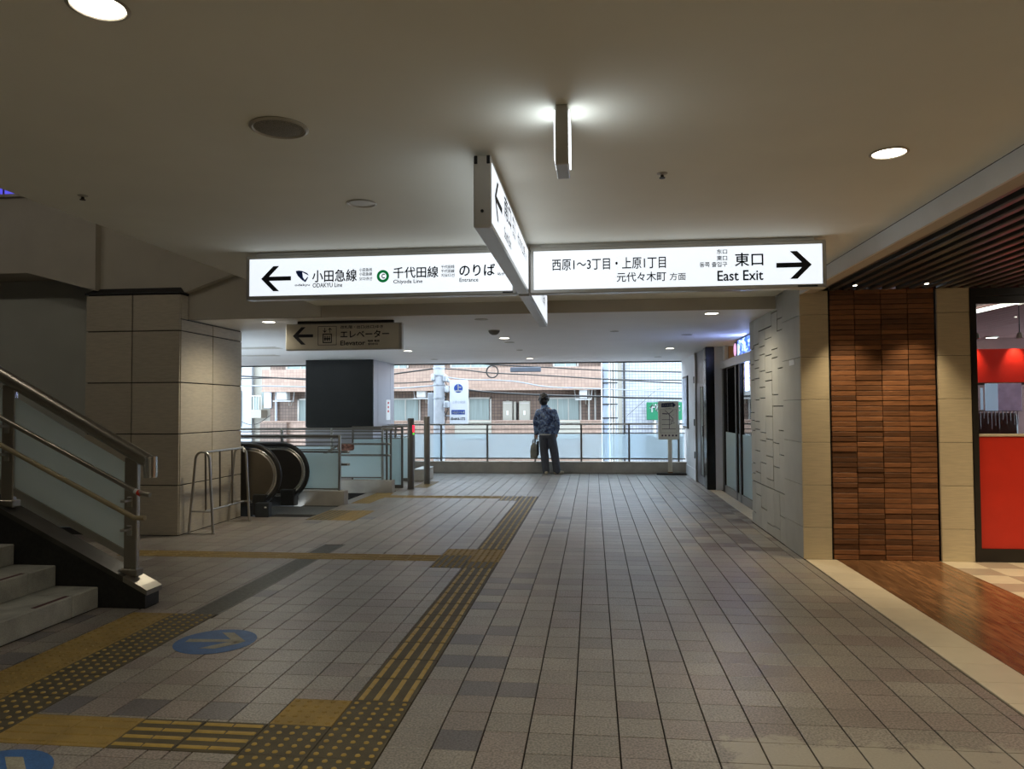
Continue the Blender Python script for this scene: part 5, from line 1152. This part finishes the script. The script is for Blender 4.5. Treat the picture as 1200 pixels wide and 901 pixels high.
for k in range(5): x = p.x+(q.x-p.x)*k/4; MB().bbox(x-0.012, x+0.012, 25.70, 25.725, q.z, q.z+0.5, 0.002).build('baluster', m_alu, bc)
MB().bbox(p.x, q.x, 25.69, 25.73, q.z+0.48, q.z+0.52, 0.004).build('balcony_rail', m_alu, bc)
p, q = at_y(307, 475, 26.2), at_y(310, 452, 26.2); MB().box(p.x, q.x, 26.16, 26.21, p.z, q.z).build('window', m_curt, bc)

# utility pole, its sign and the cables
PX_, PY_ = -4.295, 20.5
up = thing('utility_pole', 'pale grey concrete utility pole with fittings outside the railing', 'utility pole', (PX_, PY_, -5.5))
MB().tube([(PX_, PY_, -5.5), (PX_, PY_, 4.2)], [0.175, 0.148], 20).build('shaft', M('pole_concrete', (0.395, 0.418, 0.456), 0.8, var=0.08), up, True)
m_fit = M('pole_fittings', (0.35, 0.38, 0.42), 0.5, metal=0.4)
for z in (2.72, 2.62, 2.42, 2.15, 1.78, 1.05): MB().lathe([(0.150, 0), (0.172, 0.006), (0.172, 0.04), (0.150, 0.046)], (PX_, PY_, z), 20).build('band', m_fit, up)
MB().bbox(-4.62, -4.46, 20.5, 20.62, 1.05, 1.95, 0.01).build('cable_duct', m_fit, up)
for (x, z, r) in ((-4.10, 2.35, 0.07), (-4.05, 2.05, 0.06), (-4.06, 1.62, 0.09), (-4.44, 2.38, 0.06)): MB().lathe([(r*0.6, -0.10), (r, -0.08), (r, 0.06), (r*0.5, 0.1)], (x, PY_-0.12, z), 12).build('insulator', m_fit, up, True)
MB().tube([(-4.15, PY_-0.05, 2.45), (-4.0, PY_-0.05, 2.25)], 0.05, 8).build('arm', m_fit, up)
rw = random.Random(9)
for k in range(5): z = 2.2-k*0.22; MB().tube([(-4.12, PY_-0.1, z+0.1), (-4.04+rw.uniform(-0.02, 0.04), PY_-0.15, z-0.06), (-4.10, PY_-0.12, z-0.25)], 0.014, 6).build('loose_wire', m_rubber, up)
ps = thing('pole_sign', 'rounded white sign with navy round mark fixed to the utility pole', 'sign', (-3.73, 20.4, 1.04)); YG = 20.38
a, b = at_y(527, 498, YG), at_y(548.5, 445, YG); r = 0.07; pts = []
for (cx_, cz_, a0) in ((b.x-r, b.z-r, 0), (a.x+r, b.z-r, 90), (a.x+r, a.z+r, 180), (b.x-r, a.z+r, 270)):
    for k in range(6): q = math.radians(a0+18*k); pts.append((cx_+r*math.cos(q), cz_+r*math.sin(q)))
MB().prism(pts, 'y', YG, YG+0.06).build('board', M('pole_sign_white', (0.562, 0.593, 0.654), 0.5, var=0.02), ps)
for z in (1.3, 2.0): MB().tube([(PX_, PY_, z), (a.x+0.05, YG+0.06, z)], 0.02, 6).build('bracket', m_fit, ps)
def gp(u, v): q = at_y(500+u*80/901, 425+v*80/901, YG-0.004); return q.x, q.z
def gl(body, u0, v0, u1, v1, mat, dy=0.004, bold=0.0): (x0, z0), (x1, z1) = gp(u0, v1), gp(u1, v0); letter(body, planeY(YG-dy), x0, x1, z0, z1, mat, ps, bold)
cx_, cz_ = gp(418, 338); MB().lathe([(0.122, -0.004), (0.122, 0)], (cx_, YG, cz_), 30, 'y').build('round_mark', m_navy, ps)
gl('上', 376, 288, 462, 376, m_white, 0.012, 0.03); gl('上原小校店', 335, 500, 510, 535, M('sign_grey_ink', (0.30, 0.33, 0.40), 0.6), 0.004, 0.0)
(x0, z0), (x1, z1) = gp(328, 683), gp(505, 622); MB().box(x0, x1, YG-0.004, YG, z0, z1).build('navy_bar', m_navy, ps)
gl('小田急線代々木上原', 338, 640, 498, 668, m_white, 0.012, 0.02); gl('03-6416-1772', 322, 722, 508, 756, m_ink, 0.004, 0.04)
def wire(pxs, y, r, label, mat=m_rubber):
    P = [at_y(px, py, y) for px, py in pxs]; pts = []
    for k in range(len(P)-1):
        p0, p1, p2, p3 = P[max(k-1, 0)], P[k], P[k+1], P[min(k+2, len(P)-1)]
        for j in range(6):
            u = j/6; pts.append(0.5*((2*p1)+(p2-p0)*u+(2*p0-5*p1+4*p2-p3)*u*u+(3*p1-p0-3*p2+p3)*u**3))
    pts.append(P[-1])
    if pxs[-1][0] == 508: pts.append(Vector((PX_-0.14, PY_, P[-1].z)))
    if pxs[0][0] == 519: pts.insert(0, Vector((PX_+0.14, PY_, P[0].z)))
    o = MB().tube(pts, r, 6).build('overhead_cable', mat, None, True); tag(o, label, 'cable', 'overhead cables')
Yw = 20.9
wire([(200, 436), (270, 440), (330, 443), (400, 446), (470, 437), (508, 432)], Yw, 0.022, 'black overhead cable reaching the pole from the left, upper')
wire([(200, 446), (270, 444), (340, 443), (400, 446), (460, 449), (508, 447)], Yw+0.1, 0.016, 'black overhead cable reaching the pole from the left, middle')
wire([(200, 450), (300, 452), (400, 454), (460, 455), (508, 452)], Yw+0.2, 0.02, 'grey overhead cable reaching the pole from the left, lower', m_fit)
wire([(519, 432), (545, 433.5), (576, 437), (640, 440), (720, 445), (800, 449), (880, 452)], Yw, 0.018, 'black overhead cable from the pole running through the cable coil')
wire([(519, 441), (545, 444.5), (600, 446.5), (640, 453), (690, 455), (740, 457), (800, 459), (880, 462)], Yw+0.1, 0.017, 'grey overhead cable from the pole with a pale joint', m_fit)
wire([(519, 452), (550, 457), (580, 460), (640, 463), (700, 464.5), (740, 466), (800, 467), (880, 470)], Yw+0.2, 0.026, 'thick black overhead cable lowest of the right hand cables')
wire([(560, 426), (600, 428.5), (650, 431), (720, 434.5), (800, 436), (880, 438)], Yw+0.3, 0.018, 'black overhead cable highest at the right')
wire([(640, 440), (690, 443), (740, 445), (800, 445.5), (880, 447)], Yw+0.4, 0.016, 'thin black overhead cable in front of the white building')
wire([(735, 487), (752, 472), (767, 459), (775, 455)], Yw+0.4, 0.006, 'thin slanting guy wire in front of the white building')
wire([(200, 470), (268, 483), (285, 495), (300, 497), (318, 486)], Yw+0.5, 0.01, 'thin sagging wire at the far left outside')
c = at_y(577, 435.5, Yw-0.02); t = thing('cable_coil', 'ring of coiled black cable hanging on the overhead wire', 'cable coil', (c.x, Yw-0.02, c.z))
for k in range(2): MB().tube([(c.x+(0.16+0.01*k)*math.cos(a_), Yw-0.03-0.02*k, c.z+(0.165+0.012*k)*math.sin(a_)) for a_ in [2*math.pi*i/28 for i in range(28)]], 0.014, 6, closed=True).build('loop', m_rubber, t, True)
a, b = at_y(598, 436, Yw+0.28), at_y(634, 430, Yw+0.28); t = thing('splice_box', 'long dark splice box hanging on the overhead cable', 'splice box', ((a.x+b.x)/2, Yw+0.28, a.z)); MB().bbox(a.x, b.x, Yw+0.22, Yw+0.34, a.z, b.z, 0.02).build('case', M('splice_grey', (0.06, 0.07, 0.09), 0.5), t)
for x in (a.x+0.1, b.x-0.1): MB().tube([(x, Yw+0.28, b.z), (x, Yw+0.29, b.z+0.06)], 0.012, 6).build('hanger', m_rubber, t)
